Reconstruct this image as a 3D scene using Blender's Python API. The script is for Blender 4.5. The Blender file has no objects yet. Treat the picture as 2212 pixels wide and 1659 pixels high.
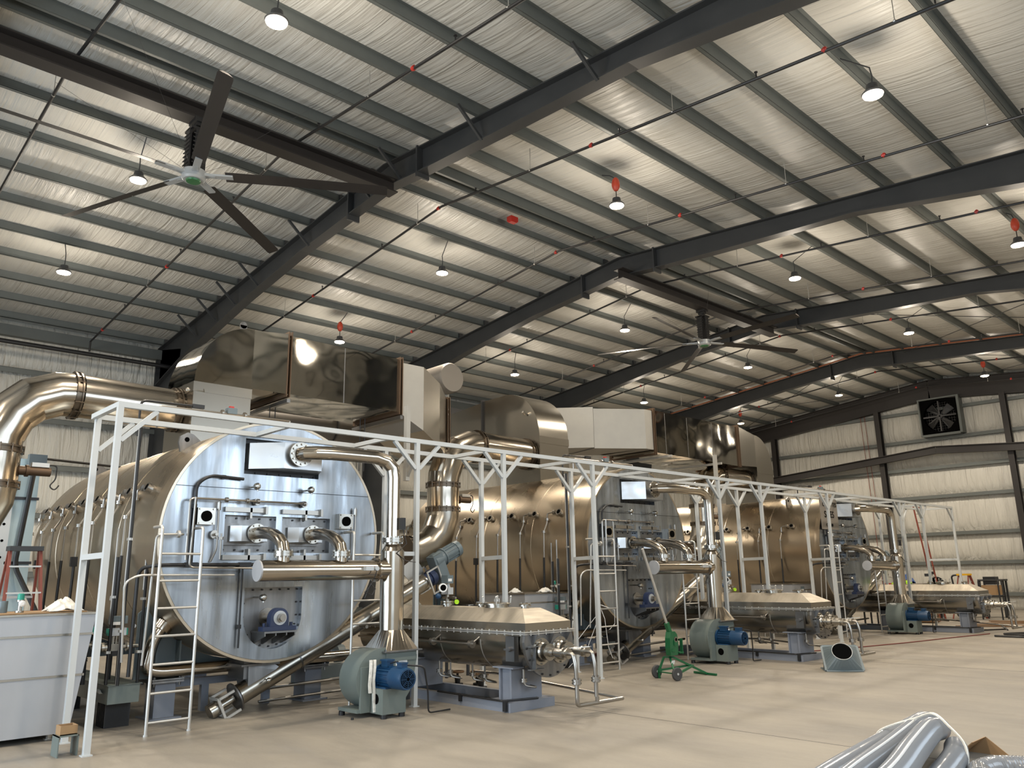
import bpy, bmesh, math, random
from mathutils import Vector, Matrix
random.seed(7)
C = bpy.context.scene.collection
sc = bpy.context.scene
PI = math.pi
V = Vector
# ------------------------------------------------------------------ camera
def setup_camera():
    yaw, pitch, roll, f = 0.81015542, 0.23483838, -0.01649575, 1729.1331
    fwd = V((-math.sin(yaw)*math.cos(pitch), math.cos(yaw)*math.cos(pitch), math.sin(pitch)))
    right = fwd.cross(V((0, 0, 1))).normalized()
    up = right.cross(fwd)
    r2 = right*math.cos(roll) + up*math.sin(roll)
    u2 = up*math.cos(roll) - right*math.sin(roll)
    cd = bpy.data.cameras.new('camera'); co = bpy.data.objects.new('camera', cd); C.objects.link(co)
    m = Matrix((r2, u2, -fwd)).transposed().to_4x4(); m.translation = V((0, 0, 1.7))
    co.matrix_world = m
    cd.sensor_fit = 'HORIZONTAL'; cd.sensor_width = 36.0; cd.lens = f/2212*36.0
    cd.clip_start = 0.05; cd.clip_end = 300
    sc.camera = co
setup_camera()
# ------------------------------------------------------------------ light
w = bpy.data.worlds.new('world'); sc.world = w; w.use_nodes = True
bg = w.node_tree.nodes['Background']; bg.inputs[0].default_value = (0.72, 0.86, 1.0, 1); bg.inputs[1].default_value = 2.4
def area(name, loc, target, sx, sy, power, col):
    l = bpy.data.lights.new(name, 'AREA'); l.shape = 'RECTANGLE'; l.size = sx; l.size_y = sy; l.energy = power; l.color = col
    o = bpy.data.objects.new(name, l); C.objects.link(o); o.location = loc
    o.rotation_euler = (V(target)-V(loc)).to_track_quat('-Z', 'Y').to_euler()
    return o
area('door_daylight_near', (-9.5, -6.9, 2.6), (-9.5, 6.0, 2.2), 10.5, 4.8, 1050, (0.72, 0.86, 1.0))
area('door_daylight_side', (1.9, 7.5, 4.4), (-8.0, 8.5, 2.4), 15.0, 3.0, 300, (0.80, 0.90, 1.0))
vs = sc.view_settings
vs.view_transform = 'Standard'; vs.look = 'None'; vs.gamma = 1.0; vs.use_curve_mapping = False
vs.exposure = -0.07
try:
    sc.cycles.max_bounces = 8; sc.cycles.diffuse_bounces = 4; sc.cycles.glossy_bounces = 5; sc.cycles.transmission_bounces = 6
    sc.cycles.caustics_reflective = False; sc.cycles.caustics_refractive = False
    sc.cycles.sample_clamp_indirect = 6.0
except Exception: pass
# ------------------------------------------------------------------ materials
def pm(name, col, rough=0.5, metal=0.0, vary=None, bump=None, rvary=None, wave=None, alpha=None, emit=None, spec=None, coat=None, trans=None):
    """vary=(scale xyz, amount, colour2) bump=(scale xyz, strength, detail) rvary=(scale xyz, amount)"""
    m = bpy.data.materials.new(name); m.use_nodes = True
    nt = m.node_tree; N = nt.nodes; L = nt.links; b = N['Principled BSDF']
    b.inputs['Base Color'].default_value = (*col, 1); b.inputs['Roughness'].default_value = rough; b.inputs['Metallic'].default_value = metal
    if spec is not None: b.inputs['Specular IOR Level'].default_value = spec
    if coat: b.inputs['Coat Weight'].default_value = coat
    if trans: b.inputs['Transmission Weight'].default_value = trans
    if emit: b.inputs['Emission Color'].default_value = (*emit[0], 1); b.inputs['Emission Strength'].default_value = emit[1]
    tc = N.new('ShaderNodeTexCoord')
    def noise(scale, detail=4.0, rough_=0.55, dist=0.0):
        mp = N.new('ShaderNodeMapping'); mp.inputs['Scale'].default_value = scale; L.new(tc.outputs['Object'], mp.inputs['Vector'])
        n = N.new('ShaderNodeTexNoise'); n.inputs['Scale'].default_value = 1.0; n.inputs['Detail'].default_value = detail
        n.inputs['Roughness'].default_value = rough_; n.inputs['Distortion'].default_value = dist
        L.new(mp.outputs[0], n.inputs['Vector']); return n
    if vary:
        n = noise(vary[0]); mx = N.new('ShaderNodeMix'); mx.data_type = 'RGBA'
        r = N.new('ShaderNodeMapRange'); r.inputs['From Min'].default_value = 0.35; r.inputs['From Max'].default_value = 0.65
        r.inputs['To Max'].default_value = vary[1]; L.new(n.outputs[0], r.inputs[0]); L.new(r.outputs[0], mx.inputs['Factor'])
        mx.inputs['A'].default_value = (*col, 1); mx.inputs['B'].default_value = (*vary[2], 1)
        L.new(mx.outputs['Result'], b.inputs['Base Color'])
    if rvary:
        n = noise(rvary[0]); r = N.new('ShaderNodeMapRange'); r.inputs['From Min'].default_value = 0.3; r.inputs['From Max'].default_value = 0.7
        r.inputs['To Min'].default_value = max(0.02, rough-rvary[1]); r.inputs['To Max'].default_value = rough+rvary[1]
        L.new(n.outputs[0], r.inputs[0]); L.new(r.outputs[0], b.inputs['Roughness'])
    prev = None
    for bp in ([bump] if bump and not isinstance(bump, list) else (bump or [])):
        n = noise(bp[0], bp[2] if len(bp) > 2 else 3.0, 0.5, bp[3] if len(bp) > 3 else 0.0)
        bn = N.new('ShaderNodeBump'); bn.inputs['Strength'].default_value = 1.0; bn.inputs['Distance'].default_value = bp[1]
        L.new(n.outputs[0], bn.inputs['Height'])
        if prev: L.new(prev.outputs[0], bn.inputs['Normal'])
        L.new(bn.outputs[0], b.inputs['Normal']); prev = bn
    return m
M = {}
M['ceil'] = pm('ceiling_insulation', (0.61, 0.60, 0.56), 0.38, 0, vary=((0.5, 0.9, 0.5), 0.5, (0.52, 0.505, 0.465)), bump=[((0.45, 8.5, 1.0), 0.045, 6.0, 0.9), ((0.35, 26.0, 1.0), 0.008, 2.0, 0.5), ((0.2, 1.1, 0.5), 0.06, 2.0)], spec=0.6)
M['wall'] = pm('wall_insulation', (0.60, 0.585, 0.53), 0.45, 0, vary=((0.6, 0.9, 0.3), 0.5, (0.50, 0.49, 0.45)), bump=[((6.5, 6.5, 0.5), 0.09, 5.0, 0.9), ((1.6, 1.6, 0.3), 0.10, 2.0)], spec=0.5)
M['floor'] = pm('concrete_floor', (0.275, 0.245, 0.20), 0.50, 0, vary=((0.35, 0.9, 1), 0.9, (0.20, 0.18, 0.155)), bump=[((30, 30, 30), 0.001), ((1.2, 9, 1), .002, 4.0, .5)], rvary=((0.8, 2.3, 1), 0.16), spec=0.4)
M['dark'] = pm('dark_grey_steel', (0.036, 0.038, 0.040), 0.48, 0.0, vary=((1.5, 1.5, 1.5), 0.5, (0.050, 0.052, 0.054)), spec=0.4)
M['brown'] = pm('brown_black_steel', (0.022, 0.019, 0.018), 0.5, 0.0, spec=0.4)
M['purlin'] = pm('grey_purlin_paint', (0.135, 0.15, 0.145), 0.5, 0.25, vary=((2, 2, 2), 0.5, (0.11, 0.12, 0.115)))
M['shell'] = pm('brushed_steel_shell', (0.52, 0.44, 0.335), 0.30, 1.0, vary=((0.9, 0.25, 0.25), 0.6, (0.43, 0.37, 0.29)), bump=[((90, 1.2, 1.2), 0.00025, 2.0), ((0.9, 0.5, 0.5), 0.004, 1.0)], rvary=((1.2, 0.4, 0.4), 0.06))
M['plate'] = pm('streaked_steel_plate', (0.46, 0.50, 0.55), 0.34, 1.0, vary=((1, 4.0, 0.45), 1.0, (0.23, 0.25, 0.27)), bump=[((1, 1.3, 0.8), 0.014, 2.0), ((1, 60, 3), 0.0003, 2.0)], rvary=((1, 5, 0.6), 0.16))
M['plate2'] = pm('steel_door_plate', (0.27, 0.27, 0.27), 0.40, 1.0, vary=((1, 8.0, 0.8), 0.8, (0.17, 0.17, 0.17)), rvary=((1, 6, 0.6), 0.12))
M['pipe'] = pm('polished_steel_pipe', (0.50, 0.45, 0.38), 0.16, 1.0, vary=((3, 3, 3), 0.5, (0.40, 0.36, 0.31)), bump=((2.5, 2.5, 2.5), 0.004, 1.0))
M['pipem'] = pm('steel_tube', (0.36, 0.34, 0.31), 0.32, 1.0)
M['boxsteel'] = pm('bright_box_steel', (0.52, 0.54, 0.56), 0.36, 1.0, rvary=((4, 4, 4), 0.1))
M['lidsteel'] = pm('brushed_lid_steel', (0.50, 0.45, 0.37), 0.46, 0.85, vary=((9, 1.5, 3), 0.8, (0.36, 0.325, 0.27)), rvary=((9, 1.5, 3), 0.12))
M['ringsteel'] = pm('dark_ring_steel', (0.14, 0.115, 0.09), 0.35, 1.0)
M['galv'] = pm('galvanised_rung_steel', (0.55, 0.54, 0.51), 0.42, 0.8)
M['duct'] = pm('mirror_duct_sheet', (0.40, 0.375, 0.33), 0.07, 1.0, bump=[((0.9, 0.9, 0.9), 0.045, 0.0), ((2.4, 2.4, 2.4), 0.009, 0.0)], rvary=((1.5, 1.5, 1.5), 0.03))
M['ductsatin'] = pm('satin_duct_sheet', (0.37, 0.345, 0.30), 0.25, 1.0, bump=((0.8, 0.8, 0.8), 0.012, 0.0))
M['ductmatte'] = pm('matte_duct_sheet', (0.38, 0.365, 0.33), 0.55, 0.35, vary=((3, 3, 3), 0.4, (0.32, 0.31, 0.285)))
M['flue'] = pm('matte_grey_flue', (0.25, 0.225, 0.195), 0.5, 0.3)
M['brownflange'] = pm('brown_flange_steel', (0.12, 0.075, 0.045), 0.5, 0.5)
M['white'] = pm('white_frame_paint', (0.52, 0.54, 0.54), 0.42, 0, vary=((2, 2, 2), 0.3, (0.46, 0.48, 0.49)))
M['tank'] = pm('pale_steel_tank', (0.47, 0.48, 0.50), 0.50, 0.5, vary=((1.2, 1.2, 0.6), 0.7, (0.38, 0.39, 0.41)), rvary=((2, 2, 1), 0.1), bump=((0.8, 0.8, 0.8), 0.012, 1.0))
M['skid'] = pm('blue_grey_paint', (0.215, 0.235, 0.275), 0.45, 0, vary=((2, 2, 2), 0.4, (0.18, 0.195, 0.235)))
M['green'] = pm('grey_green_paint', (0.135, 0.165, 0.155), 0.42, 0, vary=((3, 3, 3), 0.4, (0.165, 0.185, 0.165)))
M['blue'] = pm('motor_blue_paint', (0.008, 0.045, 0.11), 0.38, 0)
M['navy'] = pm('bearing_navy_paint', (0.022, 0.035, 0.085), 0.42, 0)
M['black'] = pm('black_plastic', (0.012, 0.012, 0.013), 0.45, 0)
M['hole'] = pm('black_void', (0.004, 0.004, 0.004), 0.9, 0, spec=0.0)
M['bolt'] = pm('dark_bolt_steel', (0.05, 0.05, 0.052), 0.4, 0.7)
M['flange'] = pm('machined_flange_steel', (0.42, 0.40, 0.36), 0.26, 1.0)
M['red'] = pm('red_paint', (0.45, 0.03, 0.02), 0.4, 0)
M['orange'] = pm('orange_red_reel', (0.55, 0.06, 0.025), 0.4, 0)
M['bgreen'] = pm('bright_green_paint', (0.006, 0.10, 0.035), 0.38, 0)
M['rubber'] = pm('tyre_rubber', (0.045, 0.045, 0.045), 0.7, 0)
M['rust'] = pm('red_fibreglass', (0.20, 0.045, 0.028), 0.5, 0)
M['yellow'] = pm('yellow_plastic', (0.75, 0.42, 0.02), 0.45, 0)
M['hivis'] = pm('high_vis_cloth', (0.50, 0.85, 0.03), 0.8, 0)
M['cloth'] = pm('white_film', (0.72, 0.70, 0.64), 0.55, 0, bump=((14, 14, 14), 0.02, 3.0))
M['card'] = pm('cardboard', (0.32, 0.20, 0.10), 0.8, 0)
M['boardp'] = pm('pale_panel', (0.52, 0.64, 0.66), 0.45, 0.2)
M['gactu'] = pm('green_cap_plastic', (0.02, 0.28, 0.20), 0.4, 0)
M['lightgrey'] = pm('light_grey_cast', (0.50, 0.52, 0.53), 0.4, 0.4)
M['gear'] = pm('slate_gearbox_paint', (0.13, 0.165, 0.18), 0.42, 0)
M['tarpblue'] = pm('blue_tarp', (0.015, 0.07, 0.26), 0.5, 0)
M['rusty'] = pm('brown_rusty_rod', (0.16, 0.085, 0.035), 0.7, 0)
M['lamp'] = pm('lamp_glow', (1, 1, 1), 0.5, 0, emit=((1.0, 0.80, 0.55), 38.0))
M['hosered'] = pm('dark_red_hose', (0.16, 0.03, 0.025), 0.5, 0)
M['glasswhite'] = pm('gauge_face', (0.8, 0.8, 0.78), 0.3, 0)
def hose_mat():
    m = bpy.data.materials.new('clear_ribbed_hose'); m.use_nodes = True; N = m.node_tree.nodes; L = m.node_tree.links; b = N['Principled BSDF']
    b.inputs['Base Color'].default_value = (0.36, 0.38, 0.41, 1); b.inputs['Roughness'].default_value = 0.18; b.inputs['Transmission Weight'].default_value = 0.45
    b.inputs['Coat Weight'].default_value = 0.5
    return m
M['hose'] = hose_mat()
# ------------------------------------------------------------------ mesh helpers
def frame_of(d):
    d = V(d).normalized(); a = V((0, 0, 1)) if abs(d.z) < 0.9 else V((0, 1, 0))
    u = d.cross(a).normalized(); return u, u.cross(d).normalized()
class MB:
    def __init__(s): s.bm = bmesh.new()
    def _faces(s, vs, fs):
        vv = [s.bm.verts.new(v) for v in vs]
        for f in fs:
            try: s.bm.faces.new([vv[i] for i in f])
            except ValueError: pass
        return s
    def box(s, c, d, rz=0.0, ry=0.0):
        hx, hy, hz = d[0]/2, d[1]/2, d[2]/2; R = Matrix.Rotation(rz, 3, 'Z') @ Matrix.Rotation(ry, 3, 'Y')
        vs = [V(c)+R @ V((x*hx, y*hy, z*hz)) for x in (-1, 1) for y in (-1, 1) for z in (-1, 1)]
        return s._faces(vs, [(0, 1, 3, 2), (4, 6, 7, 5), (0, 4, 5, 1), (2, 3, 7, 6), (0, 2, 6, 4), (1, 5, 7, 3)])
    def b2(s, x0, x1, y0, y1, z0, z1): return s.box(((x0+x1)/2, (y0+y1)/2, (z0+z1)/2), (abs(x1-x0), abs(y1-y0), abs(z1-z0)))
    def bar(s, p0, p1, w, h, up=(0, 0, 1)):
        p0, p1 = V(p0), V(p1); d = (p1-p0).normalized(); u = V(up)
        if abs(d.dot(u)) > 0.95: u = V((0, 1, 0))
        sd = d.cross(u).normalized(); u = sd.cross(d).normalized()
        vs = [p+sd*a*w/2+u*b*h/2 for p in (p0, p1) for a in (-1, 1) for b in (-1, 1)]
        return s._faces(vs, [(0, 1, 3, 2), (4, 6, 7, 5), (0, 4, 5, 1), (2, 3, 7, 6), (0, 2, 6, 4), (1, 5, 7, 3)])
    def loft(s, loops, cap=True):
        rows = [[s.bm.verts.new(V(p)) for p in l] for l in loops]; n = len(rows[0])
        for a, b in zip(rows, rows[1:]):
            for i in range(n):
                j = (i+1) % n
                try: s.bm.faces.new((a[i], a[j], b[j], b[i]))
                except ValueError: pass
        if cap:
            for r in (rows[0][::-1], rows[-1]):
                try: s.bm.faces.new(r)
                except ValueError: pass
        return s
    def prism(s, poly, axis, a, b):
        def P(q, t): return {'x': (t, q[0], q[1]), 'y': (q[0], t, q[1]), 'z': (q[0], q[1], t)}[axis]
        return s.loft([[P(q, a) for q in poly], [P(q, b) for q in poly]])
    def ring(s, c, d, r, n):
        u, v = frame_of(d); return [V(c)+u*math.cos(2*PI*i/n)*r+v*math.sin(2*PI*i/n)*r for i in range(n)]
    def cyl(s, p0, p1, r0, r1=None, n=16, cap=True):
        r1 = r0 if r1 is None else r1; d = V(p1)-V(p0)
        return s.loft([s.ring(p0, d, r0, n), s.ring(p1, d, max(r1, 1e-4), n)], cap)
    def tube(s, pts, r, n=12, cap=True):
        pts = [V(p) for p in pts]; loops = []; u = None
        rs = r if isinstance(r, (list, tuple)) else [r]*len(pts)
        for i, p in enumerate(pts):
            d0 = (p-pts[i-1]).normalized() if i else (pts[1]-p).normalized()
            d1 = (pts[i+1]-p).normalized() if i < len(pts)-1 else d0
            t = (d0+d1)
            t = t.normalized() if t.length > 1e-6 else d1
            if u is None: u, v = frame_of(d0)
            u = (u-t*u.dot(t)).normalized(); v = t.cross(u)
            k = 1.0/max(0.5, t.dot(d1))
            ax = (d0.cross(d1))
            loop = []
            for j in range(n):
                a = 2*PI*j/n; o = (u*math.cos(a)+v*math.sin(a))*rs[i]
                if ax.length > 1e-6:
                    nrm = ax.normalized().cross(t); o = o+nrm*(o.dot(nrm)*(k-1))
                loop.append(p+o)
            loops.append(loop)
        return s.loft(loops, cap)
    def rings(s, c, d, prof, n=24, cap=True):
        """lathe: prof = [(offset along d, radius)]"""
        d = V(d).normalized(); u, v = frame_of(d); L = []
        for o, r in prof: L.append([V(c)+d*o+u*math.cos(2*PI*i/n)*r+v*math.sin(2*PI*i/n)*r for i in range(n)])
        return s.loft(L, cap)
    def bolts(s, c, d, R, nb, br, bt, ph=0.0, n=6):
        d = V(d).normalized(); u, v = frame_of(d)
        for i in range(nb):
            a = 2*PI*i/nb+ph; p = V(c)+u*math.cos(a)*R+v*math.sin(a)*R; s.cyl(p, p+d*bt, br, n=n)
        return s
    def ball(s, c, r, n=12, sc=(1, 1, 1)):
        bmesh.ops.create_uvsphere(s.bm, u_segments=n, v_segments=max(6, n//2), radius=1.0, matrix=Matrix.Translation(V(c)) @ Matrix.Diagonal((r*sc[0], r*sc[1], r*sc[2], 1)))
        return s
    def build(s, name, mat, parent=None, flat=False, sharp=32):
        bmesh.ops.remove_doubles(s.bm, verts=s.bm.verts, dist=1e-5)
        bmesh.ops.recalc_face_normals(s.bm, faces=s.bm.faces)
        me = bpy.data.meshes.new(name); off = V((0, 0, 0))
        p = parent
        while p is not None: off += p.location; p = p.parent
        for v in s.bm.verts: v.co -= off
        s.bm.to_mesh(me); s.bm.free()
        me.materials.append(M[mat] if isinstance(mat, str) else mat)
        if not flat:
            for p in me.polygons: p.use_smooth = True
            me.set_sharp_from_angle(angle=math.radians(sharp))
        o = bpy.data.objects.new(name, me); C.objects.link(o)
        if parent is not None: o.parent = parent
        return o
def spline(pts, k=8):
    P = [V(p) for p in pts]; P = [P[0]*2-P[1]]+P+[P[-1]*2-P[-2]]; out = []
    for a, b, c, d in zip(P, P[1:], P[2:], P[3:]):
        for i in range(k):
            t = i/k; out.append(.5*((2*b)+(c-a)*t+(2*a-5*b+4*c-d)*t*t+(3*b-a-3*c+d)*t**3))
    return out+[P[-2]]
def fillet(pts, r, k=5):
    pts = [V(p) for p in pts]; out = [pts[0]]
    for a, b, c in zip(pts, pts[1:], pts[2:]):
        d0 = (a-b); d1 = (c-b); t = min(r, d0.length*0.49, d1.length*0.49); p0 = b+d0.normalized()*t; p1 = b+d1.normalized()*t
        for i in range(k+1):
            s = i/k; out.append(p0*(1-s)**2+b*2*s*(1-s)+p1*s*s)
    return out+[pts[-1]]
def tag(o, label=None, cat=None, group=None, kind=None):
    if label: o['label'] = label
    if cat: o['category'] = cat
    if group: o['group'] = group
    if kind: o['kind'] = kind
    return o
def thing(name, label, cat, loc, group=None):
    o = bpy.data.objects.new(name, None); C.objects.link(o); o.location = loc; o.empty_display_size = 0.2
    return tag(o, label, cat, group)
def dup(root, dloc, label=None, group=None):
    def cp(o, par):
        c = o.copy(); C.objects.link(c)
        if par is not None: c.parent = par
        for ch in kids.get(o.name, []): cp(ch, c)
        return c
    kids = {}
    for o in bpy.data.objects:
        if o.parent is not None: kids.setdefault(o.parent.name, []).append(o)
    c = cp(root, None); c.location = root.location+V(dloc)
    if label: c['label'] = label
    if group: c['group'] = group
    return c
TRIM = [0]
def trim(mb, mat, label, flat=True):
    TRIM[0] += 1; o = mb.build('trim_%d' % TRIM[0], mat, None, flat); return tag(o, label, None, None, 'structure')
# ------------------------------------------------------------------ the building
XL, XR, XRG = -24.9, 1.4, -12.65
YN, YE = -6.6, 38.4
def zr(x):   # top of the rafters
    return 8.68+0.1085*(x+24.75) if x < XRG else 9.99-0.088*(x-XRG)
GL = (7.47, 6.17, 4.88, 3.55, 2.0, 0.7); GB = (8.75, 7.43, 6.15, 4.87, 3.25, 2.0, 0.7)
FR = [1.03, 8.6, 16.17, 23.73, 31.3]
PUR = [-13.2-1.245*i for i in range(10)]+[-12.42, -12.08]+[-11.0+1.345*i for i in range(9)]
def build_setting():
    tag(MB().b2(-40, 16, -24, 46, -0.3, 0).build('floor', 'floor', None, True), kind='structure')
    # ceiling: insulation sagging between the purlins
    xs = sorted(PUR+[XL-.32, XR+.2]); pts = []
    for a, b in zip(xs, xs[1:]):
        for i in range(6):
            t = i/6; x = a+(b-a)*t; pts.append((x, zr(x)+0.215-0.22*min(1, (b-a))*t*(1-t)*0.9))
    pts.append((xs[-1], zr(xs[-1])+0.215))
    bot = pts; top = [(x, z+0.25) for x, z in reversed([pts[0], (XRG, zr(XRG)+0.215), pts[-1]])]
    mb = MB(); bm = mb.bm
    nY = 12; rows = []
    for j in range(nY+1):
        y = YN+(YE+0.3-YN)*j/nY; rows.append([bm.verts.new((x, y, z)) for x, z in bot])
    for r0, r1 in zip(rows, rows[1:]):
        for i in range(len(bot)-1): bm.faces.new((r0[i], r0[i+1], r1[i+1], r1[i]))
    mb2 = mb; t = [[bm.verts.new((x, y, z+0.3)) for x, z in (bot[0], (XRG, zr(XRG)+0.25), bot[-1])] for y in (YN, YE+0.3)]
    for i in range(2): bm.faces.new((t[0][i], t[0][i+1], t[1][i+1], t[1][i]))
    tag(mb.build('ceiling', 'ceil'), kind='structure')
    # walls
    def quilt(zs, ztop):
        P = []; zz = sorted([0.0]+list(zs)+[ztop])
        for z0, z1 in zip(zz, zz[1:]):
            for i in range(8): t = i/8; P.append((z0+(z1-z0)*t, 0.13*math.sqrt(max(0, math.sin(PI*t)))*min(1, (z1-z0))))
        return P+[(ztop, 0)]
    q = quilt(GL, zr(XL)+0.25); mb = MB()
    mb.loft([[(XL-0.30, y, 0)]+[(XL-0.16+d_, y, z) for z, d_ in q]+[(XL-0.30, y, zr(XL)+0.25)] for y in (YN, YE+0.2)])
    tag(mb.build('wall_left', 'wall'), kind='structure')
    mb = MB(); q = quilt(GB, 10.3); bm = mb.bm; xs = [XL-.1]+[XL+(XR-XL)*i/24 for i in range(1, 24)]+[XR+.1]; rows = []
    for x in xs: zt = zr(min(max(x, XL), XR))+0.25; rows.append([bm.verts.new((x, YE-(d_ if z < zt-.1 else 0)+.10, min(z, zt))) for z, d_ in q])
    for r0, r1 in zip(rows, rows[1:]):
        for i in range(len(q)-1):
            if (r0[i+1].co-r0[i].co).length > 1e-4 or (r1[i+1].co-r1[i].co).length > 1e-4: bm.faces.new((r0[i], r1[i], r1[i+1], r0[i+1]))
    mb.prism([(XL-0.25, 0), (XR+0.2, 0), (XR+0.2, zr(XR)+0.3), (XRG, zr(XRG)+0.3), (XL-0.25, zr(XL)+0.3)], 'y', YE+.12, YE+0.3)
    tag(mb.build('wall_back', 'wall'), kind='structure')
    mb = MB(); mb.b2(XR, XR+0.2, 15.0, YE+0.2, 0, zr(XR)+0.3); mb.b2(XR, XR+0.2, YN, -1.5, 0, zr(XR)+0.3); mb.b2(XR, XR+0.2, -1.5, 15.0, 6.1, zr(XR)+0.3); mb.b2(XR, XR+0.2, 4.0, 15.0, 0, 2.7)  # unseen wall; low band added to darken reflections in the lower drum faces
    tag(mb.build('wall_right', 'wall', None, True), kind='structure')
    mb = MB(); zt = zr(XRG)+0.3
    mb.b2(XL-0.25, -15.0, YN-0.2, YN, 0, 8.9); mb.b2(-4.0, XR+0.2, YN-0.2, YN, 0, 9.0); mb.prism([(-15.0, 5.0), (-4.0, 5.0), (-4.0, 9.6), (XRG, zt), (-15.0, 10.0)], 'y', YN-0.2, YN)
    tag(mb.build('wall_front', 'wall', None, True), kind='structure')
    # rafters
    dl = [(-24.75, 1.15), (-23.0, 0.86), (-19.0, 0.56), (-16.0, 0.46), (-13.95, 0.50), (-11.5, 0.52), (-9.0, 0.46), (-6.3, 0.37), (-3.2, 0.62), (-0.9, 1.0), (XR-0.1, 1.2)]
    names = ['behind the left ceiling fan, running past the camera', 'crossing nearest above the first drum', 'second from the camera, past the big left fan', 'third from the camera, behind the right ceiling fan', 'fourth from the camera']
    for y, nm in zip(FR, names):
        mb = MB()
        topp = [(x, zr(x)) for x, d in dl if x != XRG]; topp.insert(5, (XRG, zr(XRG)))
        xx = sorted(set([x for x, d in dl]+[XRG]))
        def dep(x):
            for (a, da), (b, db) in zip(dl, dl[1:]):
                if a <= x <= b: return da+(db-da)*(x-a)/(b-a)
            return dl[-1][1]
        up = [(x, zr(x)) for x in xx]; lo = [(x, zr(x)-dep(x)) for x in xx]
        mb.prism(up+lo[::-1], 'y', y-0.008, y+0.008)
        for ln in (up, lo):
            for (x0, z0), (x1, z1) in zip(ln, ln[1:]): mb.bar((x0, y, z0), (x1, y, z1), 0.26, 0.025)
        for x in (-13.95, -11.48): mb.box((x, y, zr(x)-0.30), (0.045, 0.30, 0.66))
        for x in PUR[:10]: mb.box((x, y, zr(x)+0.10), (0.10, 0.16, 0.19))
        trim(mb, 'dark', 'dark grey steel roof rafter, '+nm)
        mb = MB(); zt = zr(-24.75)
        mb.prism([(-24.8, 0.0), (-24.35, 0.0), (-23.25, zt-0.95), (-23.2, zt-0.3), (-24.8, zt)], 'y', y-0.008, y+0.008)
        mb.b2(-24.83, -24.8, y-0.13, y+0.13, 0, zt); mb.bar((-24.35, y, 0), (-23.22, y, zt-0.9), 0.26, 0.025)
        trim(mb, 'dark', 'tapered dark steel wall column, '+nm)
    # flange braces on the nearest rafter
    for x in (-6.96, -9.65, -12.1, -13.2, -15.7, -18.2, -19.5, -20.7, -22.0):
        mb = MB(); d = 0.5 if x < -8 else 0.42
        mb.bar((x, FR[1]-0.62, zr(x)+0.02), (x+0.05, FR[1]-0.10, zr(x)-d), 0.05, 0.05); trim(mb, 'dark', 'angled brace between purlin and the nearest rafter')
    # purlins
    for x in PUR:
        mb = MB(); z0 = zr(x)+0.005; s = 1 if x < XRG else -1
        mb.b2(x-0.006, x+0.006, YN, YE, z0, z0+0.205); mb.b2(x, x+s*0.07, YN, YE, z0, z0+0.008); mb.b2(x-s*0.07, x, YN, YE, z0+0.197, z0+0.205)
        mb.b2(x+s*0.064, x+s*0.07, YN, YE, z0, z0+0.022)
        trim(mb, 'purlin', 'grey steel roof purlin running the length of the hall')
    mb = MB(); mb.b2(XL, XL+0.2, YN, YE, zr(XL)-0.32, zr(XL)-0.02); trim(mb, 'purlin', 'grey steel eave strut along the top of the left wall')
    # girts
    for z in (7.47, 6.17, 4.88, 3.55, 2.0, 0.7):
        mb = MB(); mb.b2(XL-0.05, XL+0.13, YN, YE, z-0.006, z+0.006); mb.b2(XL+0.12, XL+0.13, YN, YE, z-0.14, z); trim(mb, 'purlin', 'horizontal grey girt on the left wall')
    for z in (8.75, 7.43, 6.15, 4.87, 3.25, 2.0, 0.7):
        x0 = XL; x1 = XR
        mb = MB(); mb.b2(x0, x1, YE-0.17, YE, z-0.006, z+0.006); mb.b2(x0, x1, YE-0.18, YE-0.165, z-0.14, z+0.0)
        if z > 8.6: mb = MB(); mb.b2(-20.4, -4, YE-0.17, YE, z-0.14, z)
        trim(mb, 'purlin', 'horizontal grey girt on the far end wall')
    # end frame
    mb = MB()
    for (a, b) in ((XL, XRG), (XRG, XR)):
        mb.bar((a, YE-0.35, zr(a)-0.42), (b, YE-0.35, zr(b)-0.42), 0.02, 0.84)
        mb.bar((a, YE-0.35, zr(a)-0.84), (b, YE-0.35, zr(b)-0.84), 0.24, 0.03); mb.bar((a, YE-0.35, zr(a)), (b, YE-0.35, zr(b)), 0.24, 0.03)
    trim(mb, 'brown', 'dark end wall rafter under the roof slope')
    for x in (-20.4, -15.05, -9.75, -4.4):
        mb = MB(); h = zr(x)-0.8
        mb.b2(x-0.11, x+0.11, YE-0.50, YE-0.47, 0, h); mb.b2(x-0.11, x+0.11, YE-0.21, YE-0.18, 0, h); mb.b2(x-0.01, x+0.01, YE-0.5, YE-0.2, 0, h)
        trim(mb, 'brown', 'dark steel column against the far end wall')
    mb = MB(); ys = YE-0.62
    for (xa, za), (xb, zb) in (((-20.5, 6.32), (-12.6, 6.95)), ((-12.6, 6.95), (-4.0, 6.32))):
        mb.bar((xa, ys, za), (xb, ys, zb), 0.20, 0.03); mb.bar((xa, ys, za-0.30), (xb, ys, zb-0.30), 0.20, 0.03); mb.bar((xa, ys, za-0.15), (xb, ys, zb-0.15), 0.02, 0.3)
    trim(mb, 'brown', 'dark gabled beam crossing the far end wall below the wall fan')
build_setting()
for y in (0.65, 8.27, 15.9, 23.5, 31.1):
    trim(MB().b2(-24.8, 1.0, y-.004, y+.004, 0.0, .0015), 'bolt', 'thin saw-cut joint across the concrete floor')
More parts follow.
